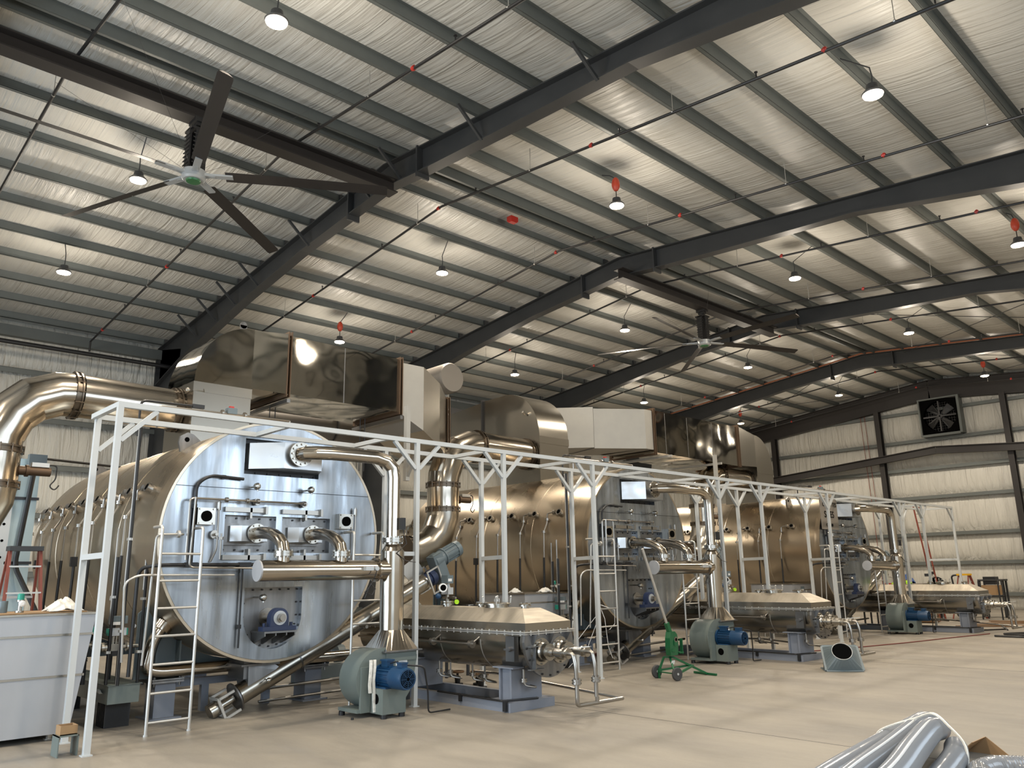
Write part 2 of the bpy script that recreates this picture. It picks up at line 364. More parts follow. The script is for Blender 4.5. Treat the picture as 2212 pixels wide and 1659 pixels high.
# --PART2--
# ------------------------------------------------------------------ things under the roof
def build_roof_things():
    # high bay lights
    near = {4.4: 'nearest bay', 11.8: 'second bay', 18.7: 'third bay', 26.0: 'fourth bay', 33.4: 'last bay'}
    side = {-19.5: 'row by the left wall', -14.7: 'row left of the ridge', -9.05: 'row right of the ridge', -4.0: 'rightmost row'}
    reels = {(-9.05, 11.8), (-4.0, 18.7), (-9.05, 33.4), (-19.5, 11.8), (-19.5, 33.4)}
    AT = {(-9.05, 4.4): (-8.77, 4.14), (-9.05, 11.8): (-9.31, 11.87), (-9.05, 18.7): (-8.89, 18.42), (-9.05, 26.0): (-8.87, 25.69), (-9.05, 33.4): (-9.22, 34.07), (-14.7, 11.8): (-14.68, 11.64), (-14.7, 18.7): (-14.74, 18.88), (-19.5, 4.4): (-19.25, 4.39), (-19.5, 11.8): (-19.84, 11.91), (-4.0, 11.8): (-3.87, 11.08), (-4.0, 18.7): (-4.14, 19.15)}
    def lamp(x, y):
        rk = (x, y); sd, nr = side[x], near[y]; x, y = AT.get(rk, rk)
        z = zr(x)-0.75; px = min(PUR, key=lambda p: abs(p-x))
        t = thing('high_bay_light', 'glowing high bay light, %s, %s' % (sd, nr), 'ceiling light', (x, y, z), 'high bay lights')
        MB().rings((x, y, z), (0, 0, 1), [(0.0, 0.150), (0.02, 0.158), (0.04, 0.14), (0.09, 0.09), (0.16, 0.08), (0.18, 0.03)], 24).build('housing', 'dark', t)
        MB().rings((x, y, z-0.035), (0, 0, 1), [(0, 0.09), (0.015, 0.135), (0.034, 0.143)], 24).build('diffuser', 'lamp', t)
        if rk in reels:
            MB().tube(fillet([(x, y, z+0.17), (x, y, z+0.33)], .02), 0.010, 6).build('cord', 'black', t)
            MB().ball((x, y, z+0.47), 0.1, 14, (0.85, 0.85, 1.55)).build('cord_reel', 'orange', t)
            MB().tube([(x, y, z+0.6), ((x+px)/2+0.03, y, z+0.72), (px, y, zr(px)+.03)], 0.012, 6).build('hook', 'dark', t)
        else:
            MB().tube([(x, y, z+0.16), (x+0.02, y, z+0.3), (x, y, z+0.45), (px, y, zr(px)+.03)], 0.010, 6).build('hook', 'dark', t)
        for kind_, pw in (('SPOT', LAMP_W), ('POINT', LAMP_UP)):
            l = bpy.data.lights.new('high_bay_lamp', kind_); l.energy = pw; l.color = (1.0, 0.88, 0.72); l.shadow_soft_size = 0.16
            if kind_ == 'SPOT': l.spot_size = math.radians(150); l.spot_blend = 0.5
            o = bpy.data.objects.new('high_bay_lamp', l); C.objects.link(o); o.location = (x, y, z-(.08 if kind_ == 'SPOT' else .4))
    for x in side:
        for y in near: lamp(x, y)
    near[-2.9] = 'added out of view'
    for x in side: lamp(x, -2.9)  # extra unseen lamps, added to brighten the drum shells
    # sprinkler pipes
    nm = ['nearest the camera', 'second from the camera', 'third from the camera', 'fourth from the camera', 'fifth from the camera', 'sixth from the camera', 'seventh from the camera', 'eighth from the camera', 'ninth from the camera', 'farthest, beside the end wall']
    for i, y in enumerate((2.62, 6.33, 10.0, 13.72, 17.45, 21.25, 24.85, 28.8, 32.6, 36.9)):
        h = 0.45; t = thing('sprinkler_pipe', 'thin dark sprinkler pipe under the purlins, '+nm[i], 'pipe', (XRG, y, zr(XRG)-h), 'sprinkler branch pipes')
        pts = [(-23.9, y, 8.03), (-23.9, y, zr(-23.9)-h), (XRG, y, zr(XRG)-h), (XR-0.3, y, zr(XR)-h)]
        MB().tube(pts, 0.026, 8).build('pipe', 'black', t)
        for k, x in enumerate((-22.9, -18.4, XRG-0.1, -8.7, -4.4)):
            x = x+0.35*((i*7+k*3) % 3-1)*(k != 2); MB().rings((x-0.05, y, zr(x)-h), (1, 0, 0), [(0.015, .026), (0.015, .034), (.035, .034), (.035, .040), (.065, .040), (.065, .034), (.085, .034), (.085, .026)], 10).box((x, y, zr(x)-h+0.04), (.04, .015, .02)).build('red_coupling', 'red', t)
        for x in (-21.2, -17.6, -14.9, -11.5, -7.7, -5.1, -2.6):
            z = zr(x)-h; MB().cyl((x, y, z+.02), (x, y, z+.09), .012, n=6).cyl((x, y, z+.09), (x, y, z+.10), .028, n=8).build('sprinkler_head', 'bolt', t)
        for x in (-19.6, -13.5, -9.9, -6.6, -3.1):
            z = zr(x)-h; MB().cyl((x, y, z), (x, y, zr(x)+.02), .006, n=5).rings((x-.012, y, z), (1, 0, 0), [(0, .03), (.024, .03)], 8).build('hanger_rod', 'galv', t)
    t = thing('sprinkler_main_pipe', 'thick dark sprinkler main running along the top of the left wall', 'pipe', (-23.9, 12, 7.95))
    MB().tube([(-23.9, YN+.2, 7.95), (-23.9, 36.9, 7.95)], 0.06, 10).build('pipe', 'black', t)
    tag(MB().tube([(-24.4, 9.2, 8.1), (-24.4, 1.0, 8.12), (-24.4, -6, 8.12)], .03, 8).build('red_pipe', 'hosered'), 'thin red pipe above the dark sprinkler main on the left wall', 'pipe')
    # orange conduit along the fourth rafter
    y = FR[4]-0.2; o = MB().tube([(-23, y, zr(-23)+.03), (XRG, y, zr(XRG)+.03), (0, y, zr(0)+.03)], .03, 8).build('orange_conduit', pm('orange_conduit_paint', (.38, .13, .06), .5)); tag(o, 'orange conduit lying along the top of the fourth rafter', 'conduit')
    tag(MB().box((-12.75, 12.24, zr(-12.75)-.02), (.16, .22, .12)).box((-12.75, 12.24, zr(-12.75)-.09), (.12, .18, .02)).build('red_junction_box', 'red'), 'small red box fixed under a purlin beyond the nearest rafter', 'box')
    # ceiling fans
    def fan(x, y, z, a0, R, lab, seed):
        t = thing('ceiling_fan', lab, 'fan', (x, y, z), None)
        MB().rings((x, y, z-.10), (0, 0, 1), [(0, .10), (.0, .16), (.03, .19), (.16, .19), (.17, .1)], 28).build('hub', 'lightgrey', t)
        MB().rings((x, y, z-.13), (0, 0, 1), [(0, .03), (0.005, .11), (.03, .12)], 24).build('hub_badge', pm('green_badge', (.03, .16, .05), .3), t)
        mb = MB()
        for (dx, dy) in ((.13, 0), (-.13, 0), (0, .13), (0, -.13)): mb.b2(x+dx-.02-.05*(dx == 0), x+dx+.02+.05*(dx == 0), y+dy-.02-.05*(dy == 0), y+dy+.02+.05*(dy == 0), z+.08, z+.78)
        mb.b2(x-.15, x+.15, y-.15, y+.15, z+.76, z+.80)
        for k in range(8): mb.cyl((x-.11, y-.155, z+.15+k*.075), (x+.11, y-.155, z+.15+k*.075), .012, n=5).cyl((x+.155, y-.11, z+.15+k*.075), (x+.155, y+.11, z+.15+k*.075), .012, n=5)
        mb.build('motor_cage', 'black', t)
        mb = MB(); mb.cyl((x, y, z+.78), (x, y, zr(x)-.80), .05, n=10); mb.b2(x-.14, x+.14, y-.10, y+.10, zr(x)-.84, zr(x)-.76); mb.box((x, y, z+.93), (.2, .12, .14)); mb.build('down_rod', 'black', t)
        for k in range(5):
            a = a0+2*PI*k/5; d = V((math.cos(a), math.sin(a), 0)); n_ = V((-math.sin(a), math.cos(a), 0)); o = V((x, y, z))
            MB().bar(o+d*.12, o+d*.62, .11, .035).bar(o+d*.14+n_*.05, o+d*.34+n_*.01, .03, .05).bar(o+d*.14-n_*.05, o+d*.34-n_*.01, .03, .05).build('blade_bracket', 'lightgrey', t)
            loops = []
            for r, dz in ((.5, 0), (R*.5, -.01), (R*.98, -.045), (R, -.05)):
                c = o+d*r+V((0, 0, dz)); wv = .105 if r < R else .09
                prof = [(-1, .10), (-.5, .26), (.3, .22), (1, -.10), (.3, -.02), (-.5, .0)]
                loops.append([c+n_*(wv*q)+V((0, 0, .10*h-0.22*wv*q)) for q, h in prof])
            MB().loft(loops).build('blade', 'brown', t)
        for k in range(4):
            a = PI/4+k*PI/2; q = (x+math.cos(a)*2.2, y+math.sin(a)*2.6); MB().tube([(x+math.cos(a)*.15, y+math.sin(a)*.15, z+.1), (q[0], q[1], zr(q[0])+.02)], .0025, 4).build('guy_wire', 'bolt', t)
        return t
    fan(-12.27, 4.52, 8.2, math.radians(-15), 3.15, 'very large five-bladed dark ceiling fan at the upper left', 1)
    fan(-12.35, 19.5, 8.2, math.radians(-8), 3.15, 'large five-bladed dark ceiling fan farther away, right of centre', 2)
    for (y0, y1, lb) in ((1.12, 8.5, 'dark I-beam carrying the large ceiling fan at the upper left'), (15.6, 23.6, 'dark I-beam carrying the farther ceiling fan right of centre')):
        x = -12.3; z = zr(x)-.52
        mb = MB(); mb.b2(x-.15, x+.15, y0, y1, z-.26, z-.235); mb.b2(x-.15, x+.15, y0, y1, z, z+.025); mb.b2(x-.008, x+.008, y0, y1, z-.24, z)
        o = mb.build('fan_support_beam', 'brown', None, True); tag(o, lb, 'beam')
    # wall exhaust fan
    x, y, z = -12.3, YE-.42, 8.30
    t = thing('exhaust_fan', 'square dark exhaust fan with four wide blades high on the end wall', 'fan', (x, y, z))
    mb = MB(); s = .78
    mb.b2(x-s-.06, x-s, y-.12, y+.35, z-s-.06, z+s+.06); mb.b2(x+s, x+s+.10, y-.12, y+.35, z-s-.06, z+s+.06); mb.b2(x-s, x+s, y-.12, y+.35, z+s, z+s+.06); mb.b2(x-s, x+s, y-.12, y+.35, z-s-.10, z-s)
    mb.build('housing', 'purlin', t)
    MB().b2(x-s, x+s, y+.25, y+.27, z-s, z+s).build('back_panel', 'hole', t)
    mb = MB(); n = 28; 
    outer = [(x+s*max(-1, min(1, 1.5*math.cos(2*PI*i/n))), z+s*max(-1, min(1, 1.5*math.sin(2*PI*i/n)))) for i in range(n)]
    inner = [(x+.68*math.cos(2*PI*i/n), z+.68*math.sin(2*PI*i/n)) for i in range(n)]
    A = [mb.bm.verts.new((p[0], y-.02, p[1])) for p in outer]; B = [mb.bm.verts.new((p[0], y-.02, p[1])) for p in inner]; D = [mb.bm.verts.new((p[0], y+.2, p[1])) for p in inner]
    for i in range(n):
        j = (i+1) % n; mb.bm.faces.new((A[i], A[j], B[j], B[i])); mb.bm.faces.new((B[i], B[j], D[j], D[i]))
    mb.build('orifice_panel', 'hole', t)
    for k in range(4):
        a = math.radians(40)+k*PI/2; u = V((math.cos(a), 0, math.sin(a))); v = V((-math.sin(a), 0, math.cos(a))); o = V((x, y+.08, z))
        MB().loft([[o+u*.1+v*.08, o+u*.1-v*.08, o+u*.1-v*.08+V((0, .015, 0)), o+u*.1+v*.08+V((0, .015, 0))], [o+u*.62+v*.18+V((0, -.05, 0)), o+u*.64-v*.16+V((0, .06, 0)), o+u*.64-v*.16+V((0, .075, 0)), o+u*.62+v*.18+V((0, -.035, 0))]]).build('blade', 'black', t)
    mb = MB().cyl((x, y, z), (x, y+.2, z), .11, n=16); mb.b2(x-.03, x+.03, y-.03, y, z-.68, z+.68); mb.b2(x-.68, x+.68, y-.03, y, z-.03, z+.03); mb.build('motor_mount', 'bolt', t)
    mb = MB()
    for k in range(-6, 7): mb.b2(x+k*.105-.004, x+k*.105+.004, y+.21, y+.22, z-s*.95, z+s*.95); mb.b2(x-s*.95, x+s*.95, y+.21, y+.22, z+k*.105-.004, z+k*.105+.004)
    mb.build('grille', 'bolt', t)
    # rods on the end wall and bracing rods
    o = MB().tube([(-15.9, YE-.23, 8.9), (-15.75, YE-.23, 0.0)], .012, 5).tube([(-15.7, YE-.23, 8.9), (-15.55, YE-.23, 0.0)], .012, 5).build('red_conduit', 'rust'); tag(o, 'pair of thin red vertical conduits on the end wall, left of the dark column', 'conduit')
    for (x0, x1, y0, y1, lb) in ((-22.5, -14.0, 31.5, 37.8, 'crossed bracing rods under the left roof slope beside the end wall'), (-11.0, -3.0, 31.5, 37.8, 'crossed bracing rods under the right roof slope beside the end wall'), (-11.0, -3.0, 24.0, 31.1, 'crossed bracing rods under the right roof slope, fourth bay')):
        o = MB().tube([(x0, y0, zr(x0)-.12), (x1, y1, zr(x1)-.12)], .012, 5).tube([(x1, y0, zr(x1)-.12), (x0, y1, zr(x0)-.12)], .012, 5).build('bracing_rods', 'dark'); tag(o, lb, 'rod', 'roof bracing rods')
LAMP_W, LAMP_UP = 900, 100
build_roof_things()
# ------------------------------------------------------------------ the drums and everything on them
Y0, XF, RD, ZD = 5.28, -10.2, 1.575, 2.235
OFF = [0.0, 7.9, 17.25]
def plate_with_holes(holes, R, n=72):
    mb = MB(); bm = mb.bm; x = XF
    def loop(pts):
        vs = [bm.verts.new((x, y, z)) for y, z in pts]; return [bm.edges.new((vs[i], vs[(i+1) % len(vs)])) for i in range(len(vs))]
    es = loop([(Y0+R*math.cos(2*PI*i/n), ZD+R*math.sin(2*PI*i/n)) for i in range(n)])
    for h in holes: es += loop(h)
    bmesh.ops.triangle_fill(bm, use_beauty=True, use_dissolve=False, edges=es)
    fs = list(bm.faces); r = bmesh.ops.extrude_face_region(bm, geom=fs)
    for v in r['geom']:
        if isinstance(v, bmesh.types.BMVert): v.co.x -= 0.10
    return mb
def rect(y0, y1, z0, z1): return [(y0, z0), (y1, z0), (y1, z1), (y0, z1)]
HTOP = rect(4.74, 5.86, 3.08, 3.56)
HL = rect(4.52, 5.24, 2.05, 2.53); HR = rect(5.33, 6.07, 2.05, 2.53)
HD = [(4.85, 1.60)]+[(5.265-0.415*math.cos(a), 1.23-0.415*math.sin(a)) for a in [PI*i/20 for i in range(21)]]+[(5.68, 1.60)]
def wedge_box(mb, ya, d, yb, z0, z1, z1b=None, depth=0.0):
    """box standing out of the plate: 45 degree left cheek, front face, 45 degree right cheek"""
    x0 = XF-0.10; xf = XF+d
    poly = [(x0, ya-0.02), (XF, ya), (xf, ya+d), (xf, yb-d*0.45), (XF, yb), (x0, yb)]
    return mb.loft([[(x, y, z0) for x, y in poly], [(x, y, z1) for x, y in poly]])
def drum(k):
    t = thing('dryer_drum', DRUM_L[k], 'industrial drum', (-13.0, Y0, 0), 'steel dryer drums')
    # shell, with weld beads
    prof = [(0, RD), (1.42, RD), (1.425, RD+.004), (1.44, RD+.004), (1.445, RD), (2.87, RD), (2.875, RD+.004), (2.89, RD+.004), (2.895, RD), (4.32, RD), (4.325, RD+.004), (4.34, RD+.004), (4.345, RD), (5.74, RD), (5.78, RD*.9), (5.80, RD*.85)]
    MB().rings((XF-.1, Y0, ZD), (-1, 0, 0), prof, 96, True).build('shell', 'shell', t)
    MB().rings((XF-.10, Y0, ZD), (-1, 0, 0), [(-.10, RD-.02), (-.10, RD+.018), (-.02, RD+.018), (.03, RD+.012), (.03, RD-.02)], 96, False).build('front_rim', 'shell', t)
    plate_with_holes([HTOP, HL, HR, HD], RD-.012).build('front_plate', 'plate', t, True)
    o = MB().b2(XF+.001, XF+.004, Y0-1.42, Y0+1.42, 2.872, 2.880).build('weld_seam', 'bolt', t, True)
    # recess linings
    def panel(h, name, bolts, dx=0.095, mat='plate2'):
        mb = MB(); mb.prism([(y, z) for y, z in h], 'x', XF-.12, XF-dx)
        p = mb.build(name, mat, t, True)
        b = MB()
        for (y, z) in bolts: b.cyl((XF-dx, y, z), (XF-dx+.018, y, z), .013, n=6)
        b.build('bolts', 'bolt', p)
        return p
    def edge_bolts(y0, y1, z0, z1, ny, nz, m=.035):
        r = [(y0+m+(y1-y0-2*m)*i/(ny-1), z) for i in range(ny) for z in (z0+m, z1-m)]
        return r+[(y, z0+m+(z1-z0-2*m)*i/(nz-1)) for i in range(1, nz-1) for y in (y0+m, y1-m)]
    panel(HTOP, 'top_recess_panel', edge_bolts(4.74, 5.86, 3.08, 3.56, 7, 4, .03), mat='bolt')  # shade of the recess is put into the dark panel colour
    # top burner box
    wedge_box(MB(), 4.80, .34, 5.86, 3.15, 3.50).build('burner_box', 'boxsteel', t, True)
    if True:
        c = (XF+.34, 5.345, 3.345)
        MB().rings(c, (1, 0, 0), [(0, .10), (.06, .10), (.06, .165), (.085, .165)], 28).bolts((XF+.425, 5.345, 3.345), (1, 0, 0), .135, 12, .014, .02).build('box_flange', 'flange', t)
    for h, ya, nm in ((HL, 4.60, 'l'), (HR, 5.42, 'r')):
        y0, y1 = h[0][0], h[1][0]
        p = panel(h, 'access_door', edge_bolts(y0, y1, 2.05, 2.53, 5, 3))
        MB().b2(XF-.085, XF-.05, ya-.075, ya+.50, 2.145, 2.425).build('door_frame', 'plate2', p, True)
        wedge_box(MB(), ya, .11, ya+.52, 2.19, 2.39).build('inlet_box', 'boxsteel', p, True)
        c = (XF+.11, ya+.30, 2.295)
        MB().rings(c, (1, 0, 0), [(0, .08), (.03, .08), (.03, .125), (.05, .125)], 24).bolts((XF+.16, ya+.30, 2.295), (1, 0, 0), .103, 8, .013, .02, .3).build('inlet_flange', 'flange', p)
        s = 1
        for zz, q in ((2.60, 1), (1.985, -1)):
            mb = MB(); mb.b2(XF+.01, XF+.05, y0-.02, y1-.19, zz-.03, zz+.03); mb.b2(XF+.0, XF+.09, y1-.20, y1-.165, zz-.05, zz+.05)
            mb.b2(XF-.05, XF+.05, y0+.32, y0+.35, zz-.04*q-.07, zz-.04*q+.07)
            mb.build('hinge_bar', 'pipem', p, True)
    # lower D shaped door with bearing
    dp = panel(HD, 'lower_door', [(4.88+.128*i, 1.57) for i in range(7)]+[(5.265-.385*math.cos(a), 1.23-.385*math.sin(a)) for a in [PI*i/10 for i in range(11)]]+[(4.885, 1.4), (5.645, 1.4)])
    yb, zb = 5.225, 1.215
    MB().rings((XF-.09, yb, zb), (1, 0, 0), [(0, .12), (.02, .12), (.02, .055), (.42, .055), (.42, .04), (.45, .04)], 24).build('drum_shaft', 'pipem', dp)
    if True:
        x0, x1 = XF+.16, XF+.27
        mb = MB(); n = 20
        prof = [(yb-.13, zb-.115)]+[(yb-.125*math.cos(a), zb+.125*math.sin(a)) for a in [PI*i/n for i in range(n+1)]]+[(yb+.13, zb-.115)]
        mb.prism(prof, 'x', x0, x1).b2(x0-.01, x1+.01, yb-.235, yb+.235, zb-.16, zb-.105)
        for s in (-1, 1): mb.cyl((x0+.055, yb+s*.19, zb-.11), (x0+.055, yb+s*.19, zb-.06), .02, n=6)
        bh = mb.build('pillow_block', 'navy', dp)
        MB().rings((x1, yb, zb), (1, 0, 0), [(0, .09), (.012, .09), (.012, .06), (.02, .06), (.02, .035), (.035, .035)], 24).build('bearing_ring', 'lightgrey', bh)
        mb = MB(); mb.b2(XF-.08, XF+.30, yb-.22, yb+.24, zb-.185, zb-.162)
        for q in (-.20, -.05, .10, .22): mb.prism([(XF-.08, zb-.185), (XF+.28, zb-.185), (XF+.28, zb-.22), (XF-.08, zb-.34)], 'y', yb+q-.008, yb+q+.008)
        mb.build('bearing_shelf', 'plate2', dp, True)
    def sensor(y, z, nm='sensor_head', par=t, d=.14):
        MB().cyl((XF-.08 if par is dp else XF, y, z), (XF+d, y, z), .012, n=8).rings((XF+d-.02, y, z), (1, 0, 0), [(0, .02), (.0, .038), (.03, .045), (.06, .045), (.085, .03), (.09, .01)], 14).cyl((XF+d+.02, y+.01, z-.03), (XF+d+.02, y+.01, z-.065), .012, n=8).build(nm, 'flange', par)
    sensor(4.86, 2.905); sensor(5.66, 2.905); sensor(5.02, 1.475, par=dp, d=.16)
    # sight glasses
    for y in (4.235, 6.28):
        g = MB().b2(XF, XF+.10, y-.115, y+.115, 2.39, 2.60).bolts((XF+.10, y, 2.495), (1, 0, 0), .125, 4, .012, .015, PI/4).build('sight_port', 'flange', t)
        MB().cyl((XF+.10, y, 2.495), (XF+.115, y, 2.495), .068, n=20).build('sight_glass', 'hole', g)
        MB().tube(fillet([(XF+.06, y+.17, 2.70), (XF+.06, y+.17, 2.08), (XF+.02, y+.12, 1.93)], .05), .014, 8).rings((XF+.06, y+.17, 2.58), (0, 0, 1), [(0, .014), (0, .024), (.1, .024), (.1, .014)], 10).build('purge_tube', 'pipem', g)
    # stainless piping on the plate
    x = XF+.13
    def fl(mb, c, d, r=.032, tt=.035):
        mb.rings(V(c)-V(d)*tt/2, d, [(0, r), (tt*.4, r), (tt*.4, r*.8), (tt*.6, r*.8), (tt*.6, r), (tt, r)], 12)
    mb = MB(); mb.tube(fillet([(x, 4.00, 1.95), (x, 4.00, 2.71), (x, 5.60, 2.71)], .06), .0135, 8)
    for y in (4.47, 4.75, 4.90, 5.58): fl(mb, (x, y, 2.71), (0, 1, 0))
    for y in (4.92, 5.62): mb.cyl((XF, y, 2.71), (x, y, 2.71), .018, n=8); fl(mb, (XF+.05, y, 2.71), (1, 0, 0), .045, .04)
    mb.build('steam_tube', 'pipem', t)
    mb = MB(); mb.tube(fillet([(x+.05, 4.05, 2.72), (x+.05, 4.03, 1.86), (x+.05, 4.9, 1.845)], .06), .0125, 8).tube(fillet([(x+.02, 4.42, 2.28), (x+.02, 4.42, 1.96)], .05), .012, 8); fl(mb, (x+.02, 4.42, 2.22), (0, 0, 1)); fl(mb, (XF+.05, 4.37, 2.27), (1, 0, 0), .055, .04)
    mb.cyl((XF, 4.37, 2.27), (x, 4.37, 2.27), .02, n=8); mb.build('instrument_tube', 'pipem', t); mb = MB(); fl(mb, (XF+.05, 6.18, 2.2), (1, 0, 0), .05, .04); mb.cyl((XF, 6.18, 2.2), (x, 6.18, 2.2), .02, n=8)
    mb.tube(fillet([(x, 6.18, 2.2), (x, 6.22, 2.18), (x, 6.22, 1.78)], .03), .0125, 8); fl(mb, (x, 6.22, 2.05), (0, 0, 1))
    mb.build('instrument_tube', 'pipem', t)
    # black conduit
    mb = MB(); mb.tube(fillet([(XF+.05, 4.72, 3.00), (XF+.05, 4.27, 3.02), (XF+.05, 4.10, 2.90), (XF+.05, 4.10, 1.98), (XF+.05, 4.10, 1.90)], .09), .02, 10)
    mb.tube(fillet([(XF+.06, 4.95, 1.895), (XF+.06, 3.72, 1.895), (XF-.25, 3.58, 1.86), (XF-.27, 3.58, 0.6)], .14, 6), .022, 10)
    mb.tube([(XF+.05, 4.78, 1.88), (XF+.05, 4.78, 0.86)], .013, 8)
    for y in (4.10, 4.80): mb.box((XF+.06, y, 1.895), (.05, .16, .055))
    for (y, z) in ((4.45, 3.01), (4.10, 2.62), (4.78, 1.12), (4.55, 1.895)): mb.box((XF+.03, y, z), (.05, .05, .05))
    mb.build('black_conduit', 'black', t)
    # clamp on the left: manifold, small gauge on the right
    for y, z in ((4.02, 2.55), (3.78, 2.56)): pass
    MB().cyl((XF, 6.62, 1.03), (XF+.12, 6.62, 1.03), .014, n=8).rings((XF+.10, 6.62, 1.03), (1, 0, 0), [(0, .014), (0, .026), (.08, .026), (.08, .01)], 10).tube([(XF+.12, 6.62, 1.03), (XF+.14, 6.75, 1.12)], .01, 6).build('drain_cock', 'pipem', t)
    # nozzle row on the near side of the shell
    th = math.radians(65.5)
    for i in range(8):
        xn = XF-.80-.68*i
        y = Y0-RD*math.sin(th); z = ZD+RD*math.cos(th)
        nrm = V((0, -math.sin(th), math.cos(th))); p = V((xn, y, z)); e = V((-1, 0, 0))
        n_ = MB().cyl(p-nrm*.03, p+nrm*.045, .062, .052, n=18).cyl(p+nrm*.045, p+nrm*.075, .07, n=18).build('spray_nozzle', 'pipem', t)
        MB().cyl(p+nrm*.075, p+nrm*.078, .045, n=14).build('nozzle_bore', 'hole', n_)
        q = p+nrm*.06
        mb = MB(); fl(mb, q+e*.13, e, .045, .05)
        c = q+e*.30+V((0, -.02, -.01)); a = c+V((0, -.01, -.12))
        mb.tube(fillet([q+e*.05, q+e*.22, c, a], .05), .016, 8); fl(mb, a, (0, 0, 1), .042, .045)
        b = V((a.x, Y0-RD-.05, ZD+.30)); mb.tube([a, a+V((0, -.012, -.08)), b], .014, 8); fl(mb, b, (0, 0, 1), .042, .045)
        b2 = b+V((0, -.01, -.55)); mb.tube([b, b2], .013, 8)
        mb.build('downcomer_tube', 'pipem', n_)
        MB().tube([b2+V((0, 0, .05)), b2+V((0, -.01, -.5)), V((b2.x+.02, b2.y-.02, 0.50))], .021, 8).build('feed_hose', 'black', n_)
        if i in (3, 6): MB().box(b2+V((0, -.01, .02)), (.06, .09, .14)).build('inline_valve', 'black', n_)
    for xn in (XF-1.15, XF-5.2):
        for s in (-1, 1):
            a = .56*s; y = Y0+RD*math.sin(a); z = ZD+RD*math.cos(a); n_ = V((0, math.sin(a), math.cos(a))); u = V((0, math.cos(a), -math.sin(a)))
            p = V((xn, y, z)); prof = [(-.17, -.02), (.17, -.02), (.12, .12), (.06, .185), (-.06, .185), (-.12, .12)]
            mb = MB(); mb.loft([[p+u*q*s+n_*r+V((-.02, 0, 0)) for q, r in prof], [p+u*q*s+n_*r+V((.02, 0, 0)) for q, r in prof]])
            l = mb.build('lifting_lug', 'plate2', t, True); MB().cyl(p+n_*.10+V((-.022, 0, 0)), p+n_*.10+V((.022, 0, 0)), .035, n=14).build('lug_hole', 'hole', l)
    # saddles and feet
    for xs_ in (XF-.92, XF-4.9):
        for s in (-1, 1):
            yc = Y0+s*1.06
            mb = MB(); mb.b2(xs_-.16, xs_+.16, yc-.13, yc+.13, .02, .44); mb.b2(xs_-.24, xs_+.24, yc-.2, yc+.2, 0, .02)
            f = mb.build('foot', 'skid', t, True)
            mb = MB(); mb.b2(xs_-.24, xs_+.24, yc-.2, yc+.2, .44, .465); mb.b2(xs_-.24, xs_+.24, yc-.2, yc+.2, .472, .49)
            for a in (-.2, .2):
                for b in (-.16, .16): mb.cyl((xs_+a, yc+b, .40), (xs_+a, yc+b, .52), .016, n=6)
            mb.build('foot_plate', 'plate2', f, True)
        mb = MB(); n = 24; arc = [(Y0+RD*1.005*math.sin(a), ZD-RD*1.005*math.cos(a)) for a in [-1.0+2.0*i/n for i in range(n+1)]]
        mb.prism([(Y0-1.42, .49)]+[(Y0+1.42, .49)]+[(Y0+1.42, 1.3)]+arc[::-1]+[(Y0-1.42, 1.3)], 'x', xs_-.015, xs_+.015)
        for yy in (-1.2, -.9, .9, 1.2): mb.b2(xs_-.15, xs_+.15, Y0+yy-.01, Y0+yy+.01, .49, ZD-math.sqrt(RD*RD-yy*yy)+.0)
        mb.build('saddle', 'gear', t, True)
    # bottom outlet throat
    x0 = XF-.45
    mb = MB(); mb.b2(x0-.26, x0+.20, 5.02, 5.44, .44, .80).build('outlet_throat', 'plate2', t, True)
    MB().b2(x0-.32, x0+.26, 4.96, 5.50, .60, .625).build('outlet_flange', 'plate2', t, True)
    # steam pipe under the left side
    mb = MB(); mb.rings((XF-.7, 4.1, 1.13), V((0, -.4, -.55)), [(-.12, .08), (-.05, .08), (-.05, .12), (.05, .12), (.05, .08)], 20)
    mb.tube(fillet([(XF-.7, 4.16, 1.20), (XF-.7, 4.0, 1.0), (XF-.7, 3.93, .62), (XF-.7, 4.1, .58), (XF-.7, 6.9, .58)], .2, 6), .075, 16)
    mb.build('lower_steam_pipe', 'pipe', t)
    return t
DRUM_L = ['huge horizontal steel dryer drum nearest the camera, with bluish streaked round face',
          'middle one of the three horizontal steel dryer drums, behind the green cart',
          'farthest horizontal steel dryer drum, dark-faced, with a lettered sign on its face']
DR = [drum(0)]
for k in (1, 2): DR.append(dup(DR[0], (0, OFF[k], 0), DRUM_L[k]))
# sign on the third drum
def sign():
    t = thing('lettered_sign', 'grey metal sign with black lettering fixed to the face of the farthest drum', 'sign', (XF+.06, 21.9, 3.0))
    MB().b2(XF+.08, XF+.10, 21.02, 22.0, 2.78, 3.62).build('sign_panel', 'flue', t, True)
    for txt, sz, z, y in (('CPM WTES', .17, 3.40, 21.13), ('SITES', .25, 3.10, 21.20), ('CPM 600', .11, 2.86, 21.25)):
        cu = bpy.data.curves.new('lettering', 'FONT'); cu.body = txt; cu.size = sz; cu.extrude = .003
        o = bpy.data.objects.new('lettering_tmp', cu); C.objects.link(o); bpy.context.view_layer.update()
        me = bpy.data.meshes.new_from_object(o.evaluated_get(bpy.context.evaluated_depsgraph_get()))
        bpy.data.objects.remove(o); me.materials.clear(); me.materials.append(M['hole'])
        R = Matrix(((0, 0, 1), (1, 0, 0), (0, 1, 0)))
        for v in me.vertices: v.co = R @ v.co + V((XF+.105, y, z)) - t.location
        l = bpy.data.objects.new('lettering', me); C.objects.link(l); l.parent = t
sign()
